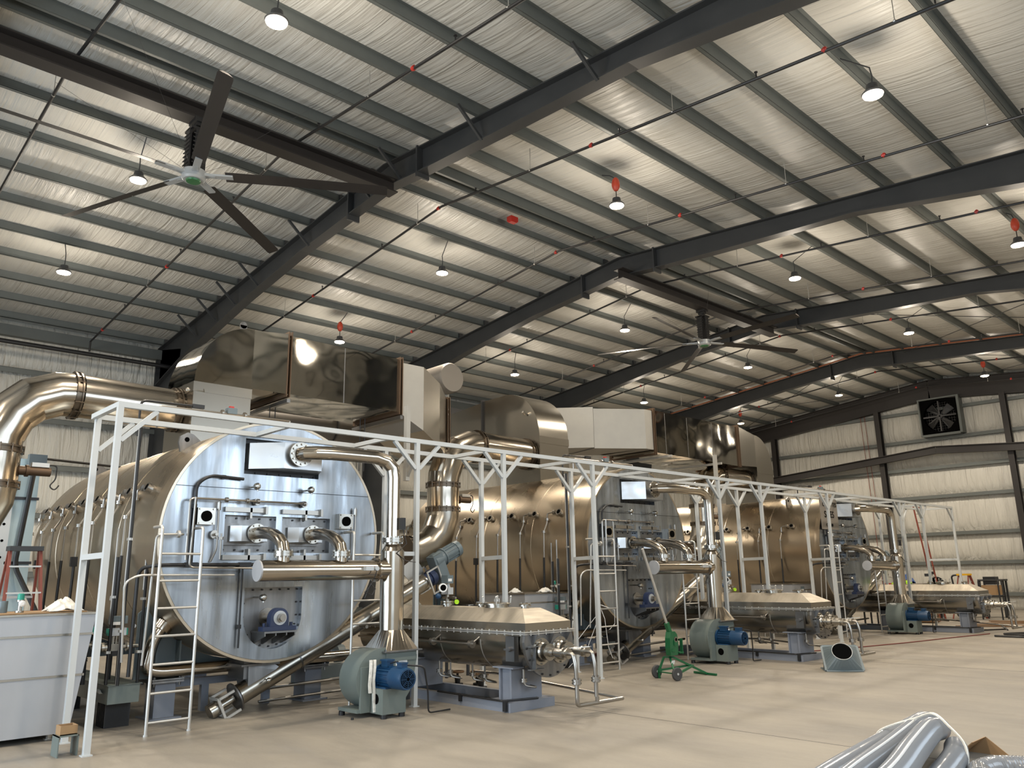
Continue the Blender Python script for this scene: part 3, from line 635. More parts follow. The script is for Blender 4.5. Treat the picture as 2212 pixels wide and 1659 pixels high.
# ------------------------------------------------------------------ air pipes: riser, header and elbows
def air_pipe(k):
    XH = -9.3; yr = 6.53
    t = thing('air_supply_pipe', AIR_L[k], 'pipe', (XH, yr, .8), 'polished air supply pipes')
    t0 = MB(); t0.cyl((XH, 4.56, 1.805), (XH, 4.58, 1.805), .128, n=40).build('header_cap', 'tank', t)
    MB().cyl((XH, 4.58, 1.805), (XH, 6.53, 1.805), .127, n=40).rings((XH, 6.24, 1.805), (0, 1, 0), [(0, .127), (0, .16), (.025, .16), (.025, .127)], 32).bolts((XH, 6.23, 1.805), (0, 1, 0), .145, 10, .01, .05).build('header', 'pipe', t)
    mb = MB(); mb.rings((XH, yr, 0), (0, 0, 1), [(1.02, .162), (2.05, .162), (2.14, .10), (2.165, .10)], 40); mb.build('lower_riser', 'pipe', t)
    # square to round transition
    n = 32; lo = []; hi = []
    for i in range(n):
        a = 2*PI*i/n+PI/4/1; c, s_ = math.cos(a), math.sin(a); m = max(abs(c), abs(s_)); lo.append((XH+c/m*.26, yr+s_/m*.26, .77)); hi.append((XH+c*.162, yr+s_*.162, 1.02))
    MB().loft([lo, hi]).build('square_transition', 'pipe', t, True)
    mb = MB(); mb.b2(XH-.30, XH+.30, yr-.30, yr+.30, .755, .772).bolts((XH, yr, .772), (0, 0, 1), .36, 4, .012, .02, PI/4)
    mb.build('outlet_flange_plate', 'plate2', t, True)
    def ringfl(c, d, R, r, name='pipe_flange'):
        MB().rings(V(c)-V(d)*.03, d, [(0, r), (0, R), (.024, R), (.024, R*.93), (.036, R*.93), (.036, R), (.06, R), (.06, r)], 28).bolts(V(c)-V(d)*.05, d, R*.87, 8, .011, .10).build(name, 'flange', t)
    ringfl((XH, yr, 2.20), (0, 0, 1), .15, .10)
    pts = [(XF+.42, 5.345, 3.345), (XF+.52, 5.37, 3.35), (XF+.62, 5.47, 3.35), (XF+.70, 5.65, 3.35), (XF+.86, 6.25, 3.33), (XH-.02, 6.42, 3.29), (XH, 6.51, 3.19), (XH, yr, 3.06), (XH, yr, 2.16)]
    MB().tube(pts, .092, 36).build('upper_riser', 'pipe', t, sharp=13)
    for ya in (4.60, 5.42):
        yc = ya+.30; zc = 2.295; x0 = XF+.15
        R = XH-x0-.10; arc = [(x0, yc, zc)]+[(x0+.12+(XH-x0-.12)*math.sin(PI/2*i/5), yc, zc-.26*(1-math.cos(PI/2*i/5))) for i in range(6)]+[(XH, yc, 1.90)]
        MB().tube(arc, .078, 36).build('elbow', 'pipe', t, sharp=13)
        ringfl((XH, yc, 2.01), (0, 0, 1), .12, .078)
    # flow switches with dangling cable
    s = MB().box((XH+.15, 6.05, 1.82), (.07, .12, .05)).cyl((XH+.17, 6.15, 1.82), (XH+.21, 6.15, 1.82), .03, n=10).build('flow_switch', 'lightgrey', t)
    MB().tube([(XH+.2, 6.15, 1.80), (XH+.16, 6.13, 1.68), (XH+.18, 6.06, 1.60), (XH+.15, 6.0, 1.52), (XH+.17, 6.10, 1.48), (XH+.17, 6.15, 1.56), (XH+.16, 6.08, 1.62), (XH+.12, 6.02, 1.44)], .006, 5).build('cable', 'black', s)
    s = MB().box((XH+.12, yr+.07, 2.42), (.06, .07, .16)).build('flow_switch', 'black', t)
    MB().tube([(XH+.14, yr+.07, 2.34), (XH+.16, yr+.12, 2.15), (XH+.17, yr-.05, 2.02), (XH+.17, yr+.1, 1.92), (XH+.18, yr+.26, 1.90)], .006, 5).build('cable', 'black', s)
    return t
AIR_L = ['polished steel header, elbows and riser in front of the nearest drum face', 'polished steel header, elbows and riser in front of the middle drum face', 'polished steel header, elbows and riser in front of the farthest drum face']
A0 = air_pipe(0)
AOFF = [0, 7.85, 17.1]
for k in (1, 2): dup(A0, (0, AOFF[k], 0), AIR_L[k])
# ------------------------------------------------------------------ blowers
def blower():
    xc, yc, zc = -9.28, 6.27, .46
    t = thing('blower', BL_L[0], 'blower', (xc, 6.2, 0), 'grey-green centrifugal blowers')
    x0, x1 = xc-.22, xc+.20
    def scroll(g):
        pts = []
        for i in range(29):
            a = math.radians(75)+math.radians(285)*i/28; r = (.36+.10*i/28)+g
            pts.append((yc+r*math.cos(a), zc+r*math.sin(a)*.93))
        pts += [(yc+.50+g, .66), (yc+.50+g, .70), (yc+.02, .70)]
        return pts
    MB().prism(scroll(0), 'x', x0, x1).build('scroll_housing', 'green', t)
    MB().prism(scroll(.02), 'x', x1, x1+.012).build('side_plate', 'green', t)
    yo = 6.53
    mb = MB(); mb.b2(xc-.25, xc+.23, yo-.24, yo+.24, .64, .752); mb.build('outlet_neck', 'green', t, True)
    mb = MB(); mb.b2(x0, x1+.02, yc-.40, yc+.14, .06, .10); mb.b2(x1, x1+.30, yc-.21, yc+.14, .05, .345); mb.b2(x1, x1+.04, yc-.36, yc-.22, .06, .60)
    b = mb.build('pedestal', 'green', t, True)
    MB().cyl((x1+.15, yc-.212, .225), (x1+.15, yc-.214, .225), .062, n=24).build('round_opening', 'hole', b)
    MB().b2(x1+.013, x1+.016, yc+.18, yc+.36, .58, .68).build('rating_plate', 'glasswhite', t, True)
    for (x, y) in ((x0+.03, yc-.36), (x1+.27, yc-.17), (x1+.27, yc+.10), (x0+.04, yc+.12)): MB().cyl((x, y, 0), (x, y, .05), .04, n=14).build('rubber_foot', 'black', t)
    ym, zm = yc-.04, .475; xm = x1+.02
    mb = MB(); mb.rings((xm, ym, zm), (1, 0, 0), [(0, .15), (.03, .15), (.03, .115), (.30, .115), (.30, .135), (.52, .135), (.56, .125), (.56, .105)], 28)
    for i in range(18):
        a = 2*PI*i/18; u = V((0, math.cos(a), math.sin(a))); mb.bar(V((xm+.04, ym, zm))+u*.123, V((xm+.30, ym, zm))+u*.123, .006, .024, up=u)
    mb.b2(xm+.04, xm+.26, ym-.12, ym+.12, zm-.14, zm-.11)
    m = mb.build('motor', 'blue', t)
    MB().box((xm+.12, ym, zm+.155), (.13, .10, .07)).box((xm+.12, ym, zm+.20), (.15, .12, .02)).build('terminal_box', 'blue', m, True)
    MB().box((xm+.44, ym, zm+.155), (.10, .09, .05)).box((xm+.44, ym, zm+.185), (.12, .10, .015)).build('terminal_box', 'blue', m, True)
    MB().cyl((xm+.561, ym, zm), (xm+.565, ym, zm), .104, n=28).build('fan_guard_recess', 'hole', m)
    mb = MB()
    for r in (.03, .05, .07, .09): mb.rings((xm+.567, ym, zm), (1, 0, 0), [(0, r), (.004, r), (.004, r+.005), (0, r+.005)], 24, False)
    for i in range(8): a = 2*PI*i/8; u = V((0, math.cos(a), math.sin(a))); mb.bar(V((xm+.57, ym, zm))+u*.02, V((xm+.57, ym, zm))+u*.103, .004, .005)
    mb.build('fan_guard', 'blue', m)
    MB().tube([(xm+.17, ym, zm+.16), (xm+.3, ym+.03, zm+.19), (xm+.40, ym+.02, zm+.16)], .008, 6).tube(fillet([(xm+.47, ym+.02, zm+.16), (xm+.55, ym+.26, zm+.13), (xm+.50, ym+.36, .3), (xm+.46, ym+.40, .03), (xm+.40, ym+.8, .02)], .06), .011, 8).build('motor_cable', 'black', m)
    return t
BL_L = ['grey-green blower with blue motor below the nearest riser, white foam strip hanging on it', 'grey-green blower with blue motor below the middle riser, beside the green cart', 'grey-green blower with blue motor below the farthest riser']
B0 = blower(); BOFF = [0, 7.82, 17.05]
for k in (1, 2): dup(B0, (0, BOFF[k], 0), BL_L[k])
mb = MB(); P_ = [(-9.03, 6.02, .70), (-8.99, 5.98, .62), (-8.97, 5.99, .45), (-8.98, 6.0, .34)]
for y_ in (0, .055): mb.loft([[V(p)+V((0, y_-.018, 0)), V(p)+V((0, y_+.018, 0)), V(p)+V((.02, y_+.018, 0)), V(p)+V((.02, y_-.018, 0))] for p in [(-8.98, 6.0, .69), (-8.955, 5.985, .60), (-8.96, 5.975, .40+y_), (-8.955, 5.98+y_*.3, .30-y_*4.2)]])
tag(mb.build('foam_strip', 'cloth'), 'white foam strip folded over the nearest blower', 'packing strip')
# ------------------------------------------------------------------ white pipe rack frame
def rack():
    t = thing('pipe_rack_frame', 'long white steel frame of square posts and rails in front of the three drums', 'steel frame', (-9.7, 15, 0))
    zf, xf, xb, w_ = 3.62, -9.3, -10.2, .062
    y0, y1 = 2.84, 28.6
    MB().bar((xf, y0-.03, zf), (xf, y1, zf), w_, w_).build('front_rail', 'white', t, True)
    MB().bar((xb, y0-.03, zf), (xb, y1, zf), w_, w_).build('back_rail', 'white', t, True)
    for y in (y0, 4.9, 6.45, 8.35, 10.35, 12.6, 14.4, 16.1, 18.0, 19.75, 22.0, 24.3, 26.5, y1-.03):
        MB().bar((xb+.03, y, zf+.003), (xf-.03, y, zf+.003), w_, w_*.9).build('cross_rail', 'white', t, True)
    def post(x, y, knees=(1, 1), zb=0.0):
        p = MB().bar((x, y, zb+.012), (x, y, zf-.03), w_, w_, up=(1, 0, 0)).build('post', 'white', t, True)
        MB().b2(x-.05, x+.05, y-.05, y+.05, zb, zb+.012).build('base_plate', 'white', p, True)
        for s, k in zip((-1, 1), knees):
            if k: MB().bar((x, y+s*.03, zf-.40), (x, y+s*.40, zf-.03), w_*.8, w_*.8, up=(1, 0, 0)).build('knee_brace', 'white', p, True)
    F = [y0, 6.93, 8.63, 10.78, 14.8, 16.5, 19.75, 24.3, 25.95, 28.55]
    B = [y0+.04, 7.0, 8.95, 11.2, 15.3, 17.0, 20.35, 25.0, 26.8, 28.5]
    for i, y in enumerate(F): post(xf, y, (0 if i == 0 else 1, 0 if i == len(F)-1 else 1))
    for i, y in enumerate(B): post(xb, y, (0 if i == 0 else 1, 0 if i == len(B)-1 else 1))
    for i in (0, 2, 3, 5, 6, 9): MB().bar((xf-.03, F[i], 1.98), (xb+.03, B[i], 1.98), w_, w_).build('post_tie', 'white', t, True)
    MB().bar((xf-.02, 6.58+.14, 2.02), (xf-.02, 6.93, 2.02), w_*.9, w_*.9, up=(1, 0, 0)).build('riser_bracket', 'white', t, True)
rack()
def stub_posts():
    for (y, lb) in ((7.58, 'short pale square post rising above the white frame below the nearest duct'), (16.58, 'short pale square post rising above the white frame below the farthest duct')):
        mb = MB(); mb.bar((-10.45, y, 3.2), (-10.45, y, 4.42), .075, .075, up=(1, 0, 0)).bar((-10.45, y, 3.25), (-10.2, y, 3.60), .05, .05)
        tag(mb.build('duct_post', 'ductmatte', None, True), lb, 'post')
stub_posts()
# ------------------------------------------------------------------ ladders
def ladder():
    x, ya, yb = -9.9, 3.63, 4.12
    t = thing('fixed_ladder', LD_L[(0, 0)], 'ladder', (x, ya, 0), 'steel access ladders')
    for y in (ya, yb):
        MB().tube(fillet([(x, y, 0.01), (x, y, 2.34), (XF+.03, y, 2.34)], .05, 4), .0185, 10).cyl((x, y, 0), (x, y, .02), .028, n=10).build('rail', 'galv', t)
    for i in range(7): MB().cyl((x, ya, .14+.313*i), (x, yb, .14+.313*i), .0145, n=8).build('rung', 'galv', t)
    return t
LD_L = {(0, 0): 'steel tube ladder standing before the left part of the nearest drum face', (0, 1): 'steel tube ladder at the right edge of the nearest drum, behind the riser',
        (1, 0): 'steel tube ladder before the left part of the middle drum face', (1, 1): 'steel tube ladder at the right edge of the middle drum, behind its riser',
        (2, 0): 'steel tube ladder before the left part of the farthest drum face', (2, 1): 'steel tube ladder at the right edge of the farthest drum, behind its riser'}
L0 = ladder()
for k in range(3):
    for s in range(2):
        if (k, s) != (0, 0): dup(L0, (0, OFF[k]+2.66*s, 0), LD_L[(k, s)])
# ------------------------------------------------------------------ twin-shaft trough conditioner ("hopper")
def trough():
    ya, yb, xe, xr = 7.50, 8.36, -7.72, -11.6
    yc = (ya+yb)/2; r = .40
    t = thing('trough_mixer', TR_L[0], 'industrial mixer', (-9.5, yc, 0), 'steel trough mixers')
    n = 20; U = [(ya+.04, .955)]+[(yc-r*math.cos(a), .86-r*math.sin(a)*1.0) for a in [PI*i/n for i in range(n+1)]]+[(yb-.04, .955)]
    MB().prism(U, 'x', xr, xe-.02).build('trough', 'ductsatin', t)
    mb = MB(); mb.b2(xr-.03, xe+.05, ya-.05, ya+.035, .955, .968); mb.b2(xr-.03, xe+.05, yb-.035, yb+.05, .955, .968); mb.b2(xe-.03, xe+.05, ya, yb, .955, .968)
    mb.b2(xr-.03, xe+.05, ya-.05, yb+.05, .976, .99)
    for i in range(26): mb.cyl((xe-.05-i*.15, ya-.03, .94), (xe-.05-i*.15, ya-.03, 1.005), .010, n=6)
    for i in range(6): mb.cyl((xe+.03, ya+.08+i*.14, .94), (xe+.03, ya+.08+i*.14, 1.005), .010, n=6)
    mb.build('rim_flange', 'galv', t, True)
    def hipped(x0, x1, y0, y1, z): return [(x0, y0, z), (x1, y0, z), (x1, y1, z), (x0, y1, z)]
    MB().loft([hipped(xr, xe+.01, ya, yb, .99), hipped(xr, xe+.01, ya, yb, 1.095)]).build('lid_skirt', 'ductsatin', t, True)
    lid = MB().loft([hipped(xr, xe+.01, ya, yb, 1.095), hipped(xr+.15, xe-.30, ya+.26, yb-.26, 1.265)]).build('lid', 'lidsteel', t, True)
    # manhole and ports on the lid
    xm = -8.72
    m = MB().rings((xm, yc, 1.235), (0, 0, 1), [(0, .17), (.07, .17), (.07, .20), (.085, .20), (.095, .19), (.11, .05)], 28).build('manhole', 'ductsatin', t)
    MB().tube(fillet([(xm-.05, yc, 1.34), (xm-.05, yc, 1.385), (xm+.05, yc, 1.385), (xm+.05, yc, 1.34)], .01), .006, 6).build('handle', 'galv', m)
    for a in range(4):
        q = PI/4+a*PI/2; MB().cyl((xm+.19*math.cos(q), yc+.19*math.sin(q), 1.30), (xm+.20*math.cos(q), yc+.20*math.sin(q), 1.40), .010, n=6).ball((xm+.20*math.cos(q), yc+.20*math.sin(q), 1.41), .016, 8).build('clamp', 'galv', m)
    for x in (-8.15, -9.05): MB().rings((x, yc, 1.24), (0, 0, 1), [(0, .05), (.05, .05), (.05, .085), (.065, .085), (.07, .075), (.085, .085)], 20).bolts((x, yc, 1.32), (0, 0, 1), .07, 8, .009, .02).build('lid_port', 'flange', t)
    # end plate with stiffeners and shafts
    E_ = [(ya-.01, .955)]+[(yc-(r+.06)*math.cos(a), .86-(r+.06)*math.sin(a)) for a in [PI*i/n for i in range(n+1)]]+[(yb+.01, .955)]
    ep = MB().prism(E_, 'x', xe-.02, xe+.02).build('end_plate', 'plate2', t, True)
    mb = MB()
    for i in range(9): a = PI*(i+.5)/9; mb.cyl((xe+.02, yc-(r+.03)*math.cos(a), .86-(r+.03)*math.sin(a)), (xe+.035, yc-(r+.03)*math.cos(a), .86-(r+.03)*math.sin(a)), .014, n=6)
    mb.build('end_bolts', 'bolt', ep)
    for y in (ya+.12, yc, yb-.12): MB().prism([(xe+.02, .955), (xe+.12, .955), (xe+.02, .80)], 'y', y-.006, y+.006).build('gusset', 'plate2', ep, True)
    mb = MB(); mb.b2(xe+.02, xe+.09, ya+.02, ya+.22, .80, .81); mb.b2(xe+.02, xe+.09, ya+.02, ya+.28, .52, .53); mb.b2(xe+.02, xe+.09, ya+.10, ya+.115, .53, .80)
    mb.build('stiffener', 'plate2', ep, True)
    for y, z in ((7.76, .735), (8.12, .735)):
        s = MB().rings((xe+.02, y, z), (1, 0, 0), [(0, .17), (.02, .17), (.02, .13), (.06, .125), (.10, .10), (.10, .115), (.12, .115), (.12, .07), (.16, .07), (.16, .105), (.175, .105), (.175, .06), (.25, .055), (.25, .045)], 24).bolts((xe+.04, y, z), (1, 0, 0), .15, 8, .012, .02).build('shaft_seal', 'flange', t)
        MB().rings((xe+.27, y, z), (1, 0, 0), [(0, .035), (.02, .05), (.16, .05), (.16, .07), (.185, .07), (.185, .05), (.23, .05), (.23, .066), (.25, .066), (.25, .03)], 20).build('rotary_joint', 'flange', s)
        xj = xe+.53
        mb = MB(); mb.tube(fillet([(xj-.02, y, z), (xj+.06, y, z), (xj+.10, y, z-.15), (xj+.10, y+.01, z-.36), (xj+.10, y+.01, .20)], .05, 4), .026, 12)
        mb.rings((xj+.10, y+.01, .38), (0, 0, 1), [(0, .026), (0, .062), (.02, .062), (.02, .05), (.035, .05), (.035, .062), (.055, .062), (.055, .026)], 14).bolts((xj+.10, y+.01, .37), (0, 0, 1), .048, 4, .011, .08)
        mb.build('steam_line', 'pipem', s)
        MB().bar((xj-.05, y+.05, z+.06), (xj+.25, y+.12, z+.09), .05, .006).build('gasket_strip', 'galv', s, True) if y < 8 else None
    # condensate pipes
    xj = xe+.63
    MB().tube(fillet([(xj, 7.77, .22), (xj, 7.77, .13), (xj+.02, 8.55, .13), (xj+.02, 8.62, .13)], .05), .026, 10).tube([(xj+.01, 8.13, .2), (xj+.01, 8.13, .13)], .026, 10).tube([(xj+.02, 8.60, .13), (xj-2.2, 8.42, .30), (-9.7, 8.36, .30)], .02, 8).build('drain_manifold', 'pipem', t)
    mb = MB()
    for x in (-7.98, -8.75, -9.5):
        for q in (0, .26):
            mb.tube(fillet([(x-q, 7.72, .50), (x-q, 7.72, .30), (x-q+.10, 7.86, .27), (x-.55, 8.05, .29)], .05, 3), .014, 7)
            mb.rings((x-q, 7.72, .34), (0, 0, 1), [(0, .014), (0, .042), (.016, .042), (.016, .034), (.03, .034), (.03, .042), (.046, .042), (.046, .014)], 12)
        mb.rings((x-.35, 8.0, .29), V((-.9, .3, 0)), [(0, .014), (0, .05), (.03, .05), (.03, .04), (.05, .04), (.05, .05), (.08, .05), (.08, .014)], 12)
    mb.build('drain_branch', 'pipem', t)
    mb = MB(); mb.tube([(xr+.1, ya-.05, .80), (-8.66, ya-.05, .80)], .02, 8)
    for x in (-9.55, -8.70): mb.rings((x, ya-.05, .80), (1, 0, 0), [(-.05, .02), (-.05, .055), (-.03, .055), (-.03, .045), (-.01, .045), (-.01, .055), (.01, .055), (.01, .02)], 14).cyl((x-.02, ya-.05, .80), (x+.06, ya+.05, .90), .012, n=6)
    mb.build('jacket_steam_pipe', 'pipem', t)
    mb = MB()
    for x in (-8.62, -9.5): mb.prism([(yc-(r+.004)*math.cos(a), .86-(r+.004)*math.sin(a)) for a in [PI*i/n for i in range(n+1)]], 'x', x-.006, x+.006)
    mb.build('jacket_weld', 'galv', t)
    mb = MB(); mb.b2(-8.02, -7.86, ya-.06, ya+.02, .62, .93); mb.cyl((-7.94, ya-.06, .77), (-7.94, ya-.10, .77), .03, n=10); mb.box((-7.94, ya-.11, .77), (.12, .015, .02)); mb.build('side_port', 'plate2', t, True)
    # skid
    mb = MB(); mb.b2(-11.3, -7.95, 7.42, 7.50, 0, .115); mb.b2(-11.3, -7.95, 8.16, 8.24, 0, .115); mb.b2(-8.05, -7.93, 7.42, 8.24, 0, .115); mb.b2(-8.45, -8.05, 7.50, 8.16, .09, .115); mb.b2(-11.3, -11.1, 7.5, 8.2, 0, .115)
    sk = mb.build('skid', 'skid', t, True)
    for x in (-8.17, -10.3):
        mb = MB(); mb.b2(x-.12, x-.09, 7.56, 8.12, .115, .52); mb.b2(x+.09, x+.12, 7.56, 8.12, .115, .52); mb.b2(x-.09, x+.09, 7.60, 7.62, .115, .50); mb.b2(x-.09, x+.09, 8.06, 8.08, .115, .50); mb.b2(x-.2, x+.2, 7.52, 8.16, .515, .53)
        mb.build('support_leg', 'skid', t, True)
    mb = MB(); mb.tube(fillet([(-9.4, 7.41, .14), (-8.05, 7.40, .135), (-7.90, 7.9, .135)], .05), .014, 8); mb.box((-8.0, 7.40, .08), (.05, .05, .13)); mb.box((-8.9, 7.41, .1), (.05, .04, .09)); mb.build('floor_conduit', 'black', t)
    return t
TR_L = ['steel trough mixer with hipped lid, nearest, right of the nearest blower', 'steel trough mixer with hipped lid, middle, right of the middle blower', 'farthest steel trough mixer with hipped lid, right of the farthest blower, clutter behind']
T0 = trough(); TOFF = [0, 7.72, 16.95]
for k, dx in ((1, .0), (2, .12)): dup(T0, (dx, TOFF[k], 0), TR_L[k])
# valve cluster on the rear of each trough
def valve_cluster():
    x, y, z = -9.75, 7.86, 1.27
    t = thing('valve_assembly', VC_L[0], 'valve', (x, y, z), 'valve assemblies on the mixers')
    MB().rings((x, y, z-.01), (0, 0, 1), [(0, .07), (.03, .07), (.03, .10), (.05, .10), (.055, .09), (.07, .10), (.085, .10), (.085, .04)], 20).cyl((x, y, z+.05), (x, y, z+.22), .03, n=10).tube([(x-.1, y, z+.12), (x+.2, y, z+.12)], .018, 8).build('flanged_port', 'flange', t)
    MB().box((x, y, z+.22), (.16, .10, .10)).box((x-.0, y, z+.295), (.05, .05, .05)).build('actuator', 'lightgrey', t)
    MB().box((x, y, z+.39), (.15, .11, .12)).build('positioner', 'gear', t, True)
    MB().box((x+.076, y-.01, z+.38), (.002, .07, .04)).build('display_label', 'glasswhite', t, True)
    MB().rings((x+.06, y-.14, z+.27), V((1, -.5, 0)), [(0, .05), (0, .065), (.04, .065), (.04, .052)], 20).build('transmitter', 'glasswhite', t)
    MB().rings((x+.085, y-.15, z+.27), V((1, -.5, 0)), [(0, .001), (.015, .045)], 20).build('transmitter_dial', 'hole', t)
    MB().ball((x+.02, y-.19, z+.15), .045, 12).build('pressure_cap', 'blue', t); MB().rings((x+.12, y+.08, z+.06), V((1, -.6, 0)), [(0, .035), (.03, .035), (.03, .01)], 14).build('gauge', 'hivis', t)
    return t
VC_L = ['valve with grey actuator and round white transmitter on the nearest trough mixer', 'valve with grey actuator and round white transmitter on the middle trough mixer', 'valve with grey actuator and round white transmitter on the farthest trough mixer']
v0 = valve_cluster()
for k in (1, 2): dup(v0, (0, TOFF[k], 0), VC_L[k])
# ------------------------------------------------------------------ inclined screw conveyors
def screw():
    X = -10.52; a, b = V((X, 4.95, .22)), V((X, 8.00, 1.62)); d = (b-a).normalized(); u = V((0, -d.z, d.y))
    t = thing('screw_conveyor', SC_L[0], 'conveyor', (X, 5.2, 0), 'inclined screw conveyors')
    MB().cyl(a+d*.05, b, .135, n=28).build('tube', 'ductsatin', t)
    MB().rings(a+d*.02, d, [(-.02, .135), (-.02, .19), (.0, .19), (.0, .135)], 28).build('tube_flange', 'plate2', t); MB().rings(a+d*.95, d, [(0, .135), (0, .142), (.02, .142), (.02, .135)], 28).build('tube_seam', 'plate2', t)
    e = a-d*.02
    MB().rings(e, -d, [(0, .05), (.18, .05), (.18, .095), (.34, .10), (.34, .03)], 24).build('end_bearing', 'flange', t)
    mb = MB()
    for s in (-1, 1): mb.bar(e+V((s*.12, 0, 0))+u*.12, e-d*.22+V((s*.12, 0, 0))+u*.12, .03, .03, up=(1, 0, 0)).bar(e+V((s*.12, 0, 0))-u*.14, e-d*.22+V((s*.12, 0, 0))-u*.14, .03, .03, up=(1, 0, 0)).bar(e-d*.22+V((s*.12, 0, 0))-u*.155, e-d*.22+V((s*.12, 0, 0))+u*.135, .03, .03, up=(1, 0, 0))
    mb.bar(e-d*.22+V((-.12, 0, 0))-u*.14, e-d*.22+V((.12, 0, 0))-u*.14, .03, .03); mb.bar(e-d*.22+V((-.12, 0, 0))+u*.12, e-d*.22+V((.12, 0, 0))+u*.12, .03, .03)
    mb.build('bearing_cage', 'galv', t, True)
    # feed chute from the drum outlet
    mb = MB(); mb.loft([[(XF-.66, 5.07, .598), (XF-.22, 5.07, .598), (XF-.22, 5.44, .598), (XF-.66, 5.44, .598)], [(XF-.46, 5.07, .26), (XF-.20, 5.07, .26), (XF-.20, 5.60, .50), (XF-.46, 5.60, .50)]]); mb.build('feed_chute', 'plate2', t, True)
    MB().cyl((XF-.22, 5.3, .42), (XF-.08, 5.28, .42), .01, n=8).ball((XF-.05, 5.28, .42), .035, 12).build('level_sensor', 'flange', t)
    # head: bracket, hollow shaft motor
    mb = MB(); c = b; s_ = .17
    for q in (-1, 1):
        mb.loft([[c+V((q*s_, 0, 0))+u*h_+d*l_ for h_, l_ in ((-.20, -.02), (.34, -.25), (.38, .10), (.22, .16), (-.20, .20))], [c+V((q*s_+.012, 0, 0))+u*h_+d*l_ for h_, l_ in ((-.20, -.02), (.34, -.25), (.38, .10), (.22, .16), (-.20, .20))]]) if q < 0 else None
    for q in (-1, 1):
        for h_ in (-.20, .16): mb.bar(c+V((q*s_, 0, 0))+u*h_, c+V((q*s_, 0, 0))+u*h_+d*.24, .022, .022, up=(1, 0, 0))
        mb.bar(c+V((q*s_, 0, 0))-u*.21, c+V((q*s_, 0, 0))+u*.17, .022, .022, up=(1, 0, 0)); mb.bar(c+d*.23+V((q*s_, 0, 0))-u*.21, c+d*.23+V((q*s_, 0, 0))+u*.17, .022, .022, up=(1, 0, 0))
    mb.build('head_bracket', 'galv', t, True)
    MB().rings(c, d, [(0, .10), (.12, .10), (.12, .13), (.2, .13), (.24, .10), (.24, .05)], 24).build('drive_hub', 'navy', t)
    g0 = c+d*.34
    gm = MB().loft([[g0+V((x_, 0, 0))+u*h_+d*l_ for x_, h_, l_ in ((-.10, -.17, -.08), (.10, -.17, -.08), (.10, .30, -.08), (-.10, .30, -.08))], [g0+V((x_, 0, 0))+u*h_+d*l_ for x_, h_, l_ in ((-.12, -.15, .10), (.12, -.15, .10), (.12, .31, .10), (-.12, .31, .10))]]).build('gearbox', 'gear', t, True)
    m0 = g0+u*.20+d*.06
    mb = MB(); mb.rings(m0, d, [(-.12, .05), (-.10, .12), (.10, .125), (.10, .145), (.12, .145), (.12, .115), (.38, .115), (.38, .132), (.46, .132), (.47, .10)], 24)
    fu, fv = frame_of(d)
    for i in range(14): w_ = fu*math.cos(2*PI*i/14)+fv*math.sin(2*PI*i/14); mb.bar(m0+d*.13+w_*.12, m0+d*.38+w_*.12, .006, .022, up=w_)
    mb.build('motor', 'gear', gm)
    MB().tube(fillet([g0+d*.12-u*.05, g0+d*.1-u*.35, (-9.9, 8.0, 1.42), (-9.85, 7.95, 1.32)], .1), .012, 8).build('motor_cable', 'galv', gm)
    return t
SC_L = ['inclined steel screw conveyor rising from under the nearest drum to a grey gearmotor', 'inclined steel screw conveyor rising from under the middle drum', 'inclined steel screw conveyor rising from under the farthest drum']
s0 = screw()
for k in (1, 2): dup(s0, (0, OFF[k], 0), SC_L[k])
# ------------------------------------------------------------------ ducts over the drums
def R4(x0, x1, y0, y1, z): return [(x0, y0, z), (x1, y0, z), (x1, y1, z), (x0, y1, z)]
def secY(y, x0, x1, z0, z1): return [(x0, y, z0), (x1, y, z0), (x1, y, z1), (x0, y, z1)]
def flangeY(y, x0, x1, z0, z1, par, w_=.05):
    mb = MB()
    for yy in (y-.035, y+.02):
        mb.b2(x0-w_, x1+w_, yy, yy+.015, z1, z1+w_); mb.b2(x0-w_, x1+w_, yy, yy+.015, z0-w_, z0); mb.b2(x0-w_, x0, yy, yy+.015, z0, z1); mb.b2(x1, x1+w_, yy, yy+.015, z0, z1)
    f = mb.build('duct_flange', 'brownflange', par, True)
    return f
def drum_hood(Yc, label, sgn, xa=-12.3, xb=-13.4):
    """box on the drum crown and quarter-round elbow turning towards sgn*Y"""
    w_ = .475; t = thing('exhaust_duct', label, 'duct', (xa-.55, Yc, 3.75))
    y0, y1 = Yc-w_, Yc+w_
    MB().loft([R4(xb, xa, y0, y1, 3.62), R4(xb, xa, y0, y1, 4.62)]).build('drum_collar', 'ductsatin', t, True)
    MB().b2(xb-.01, xa+.01, y0-.01, y1+.01, 4.60, 4.76).build('collar_band', 'ductsatin', t, True)
    return t, y0, y1
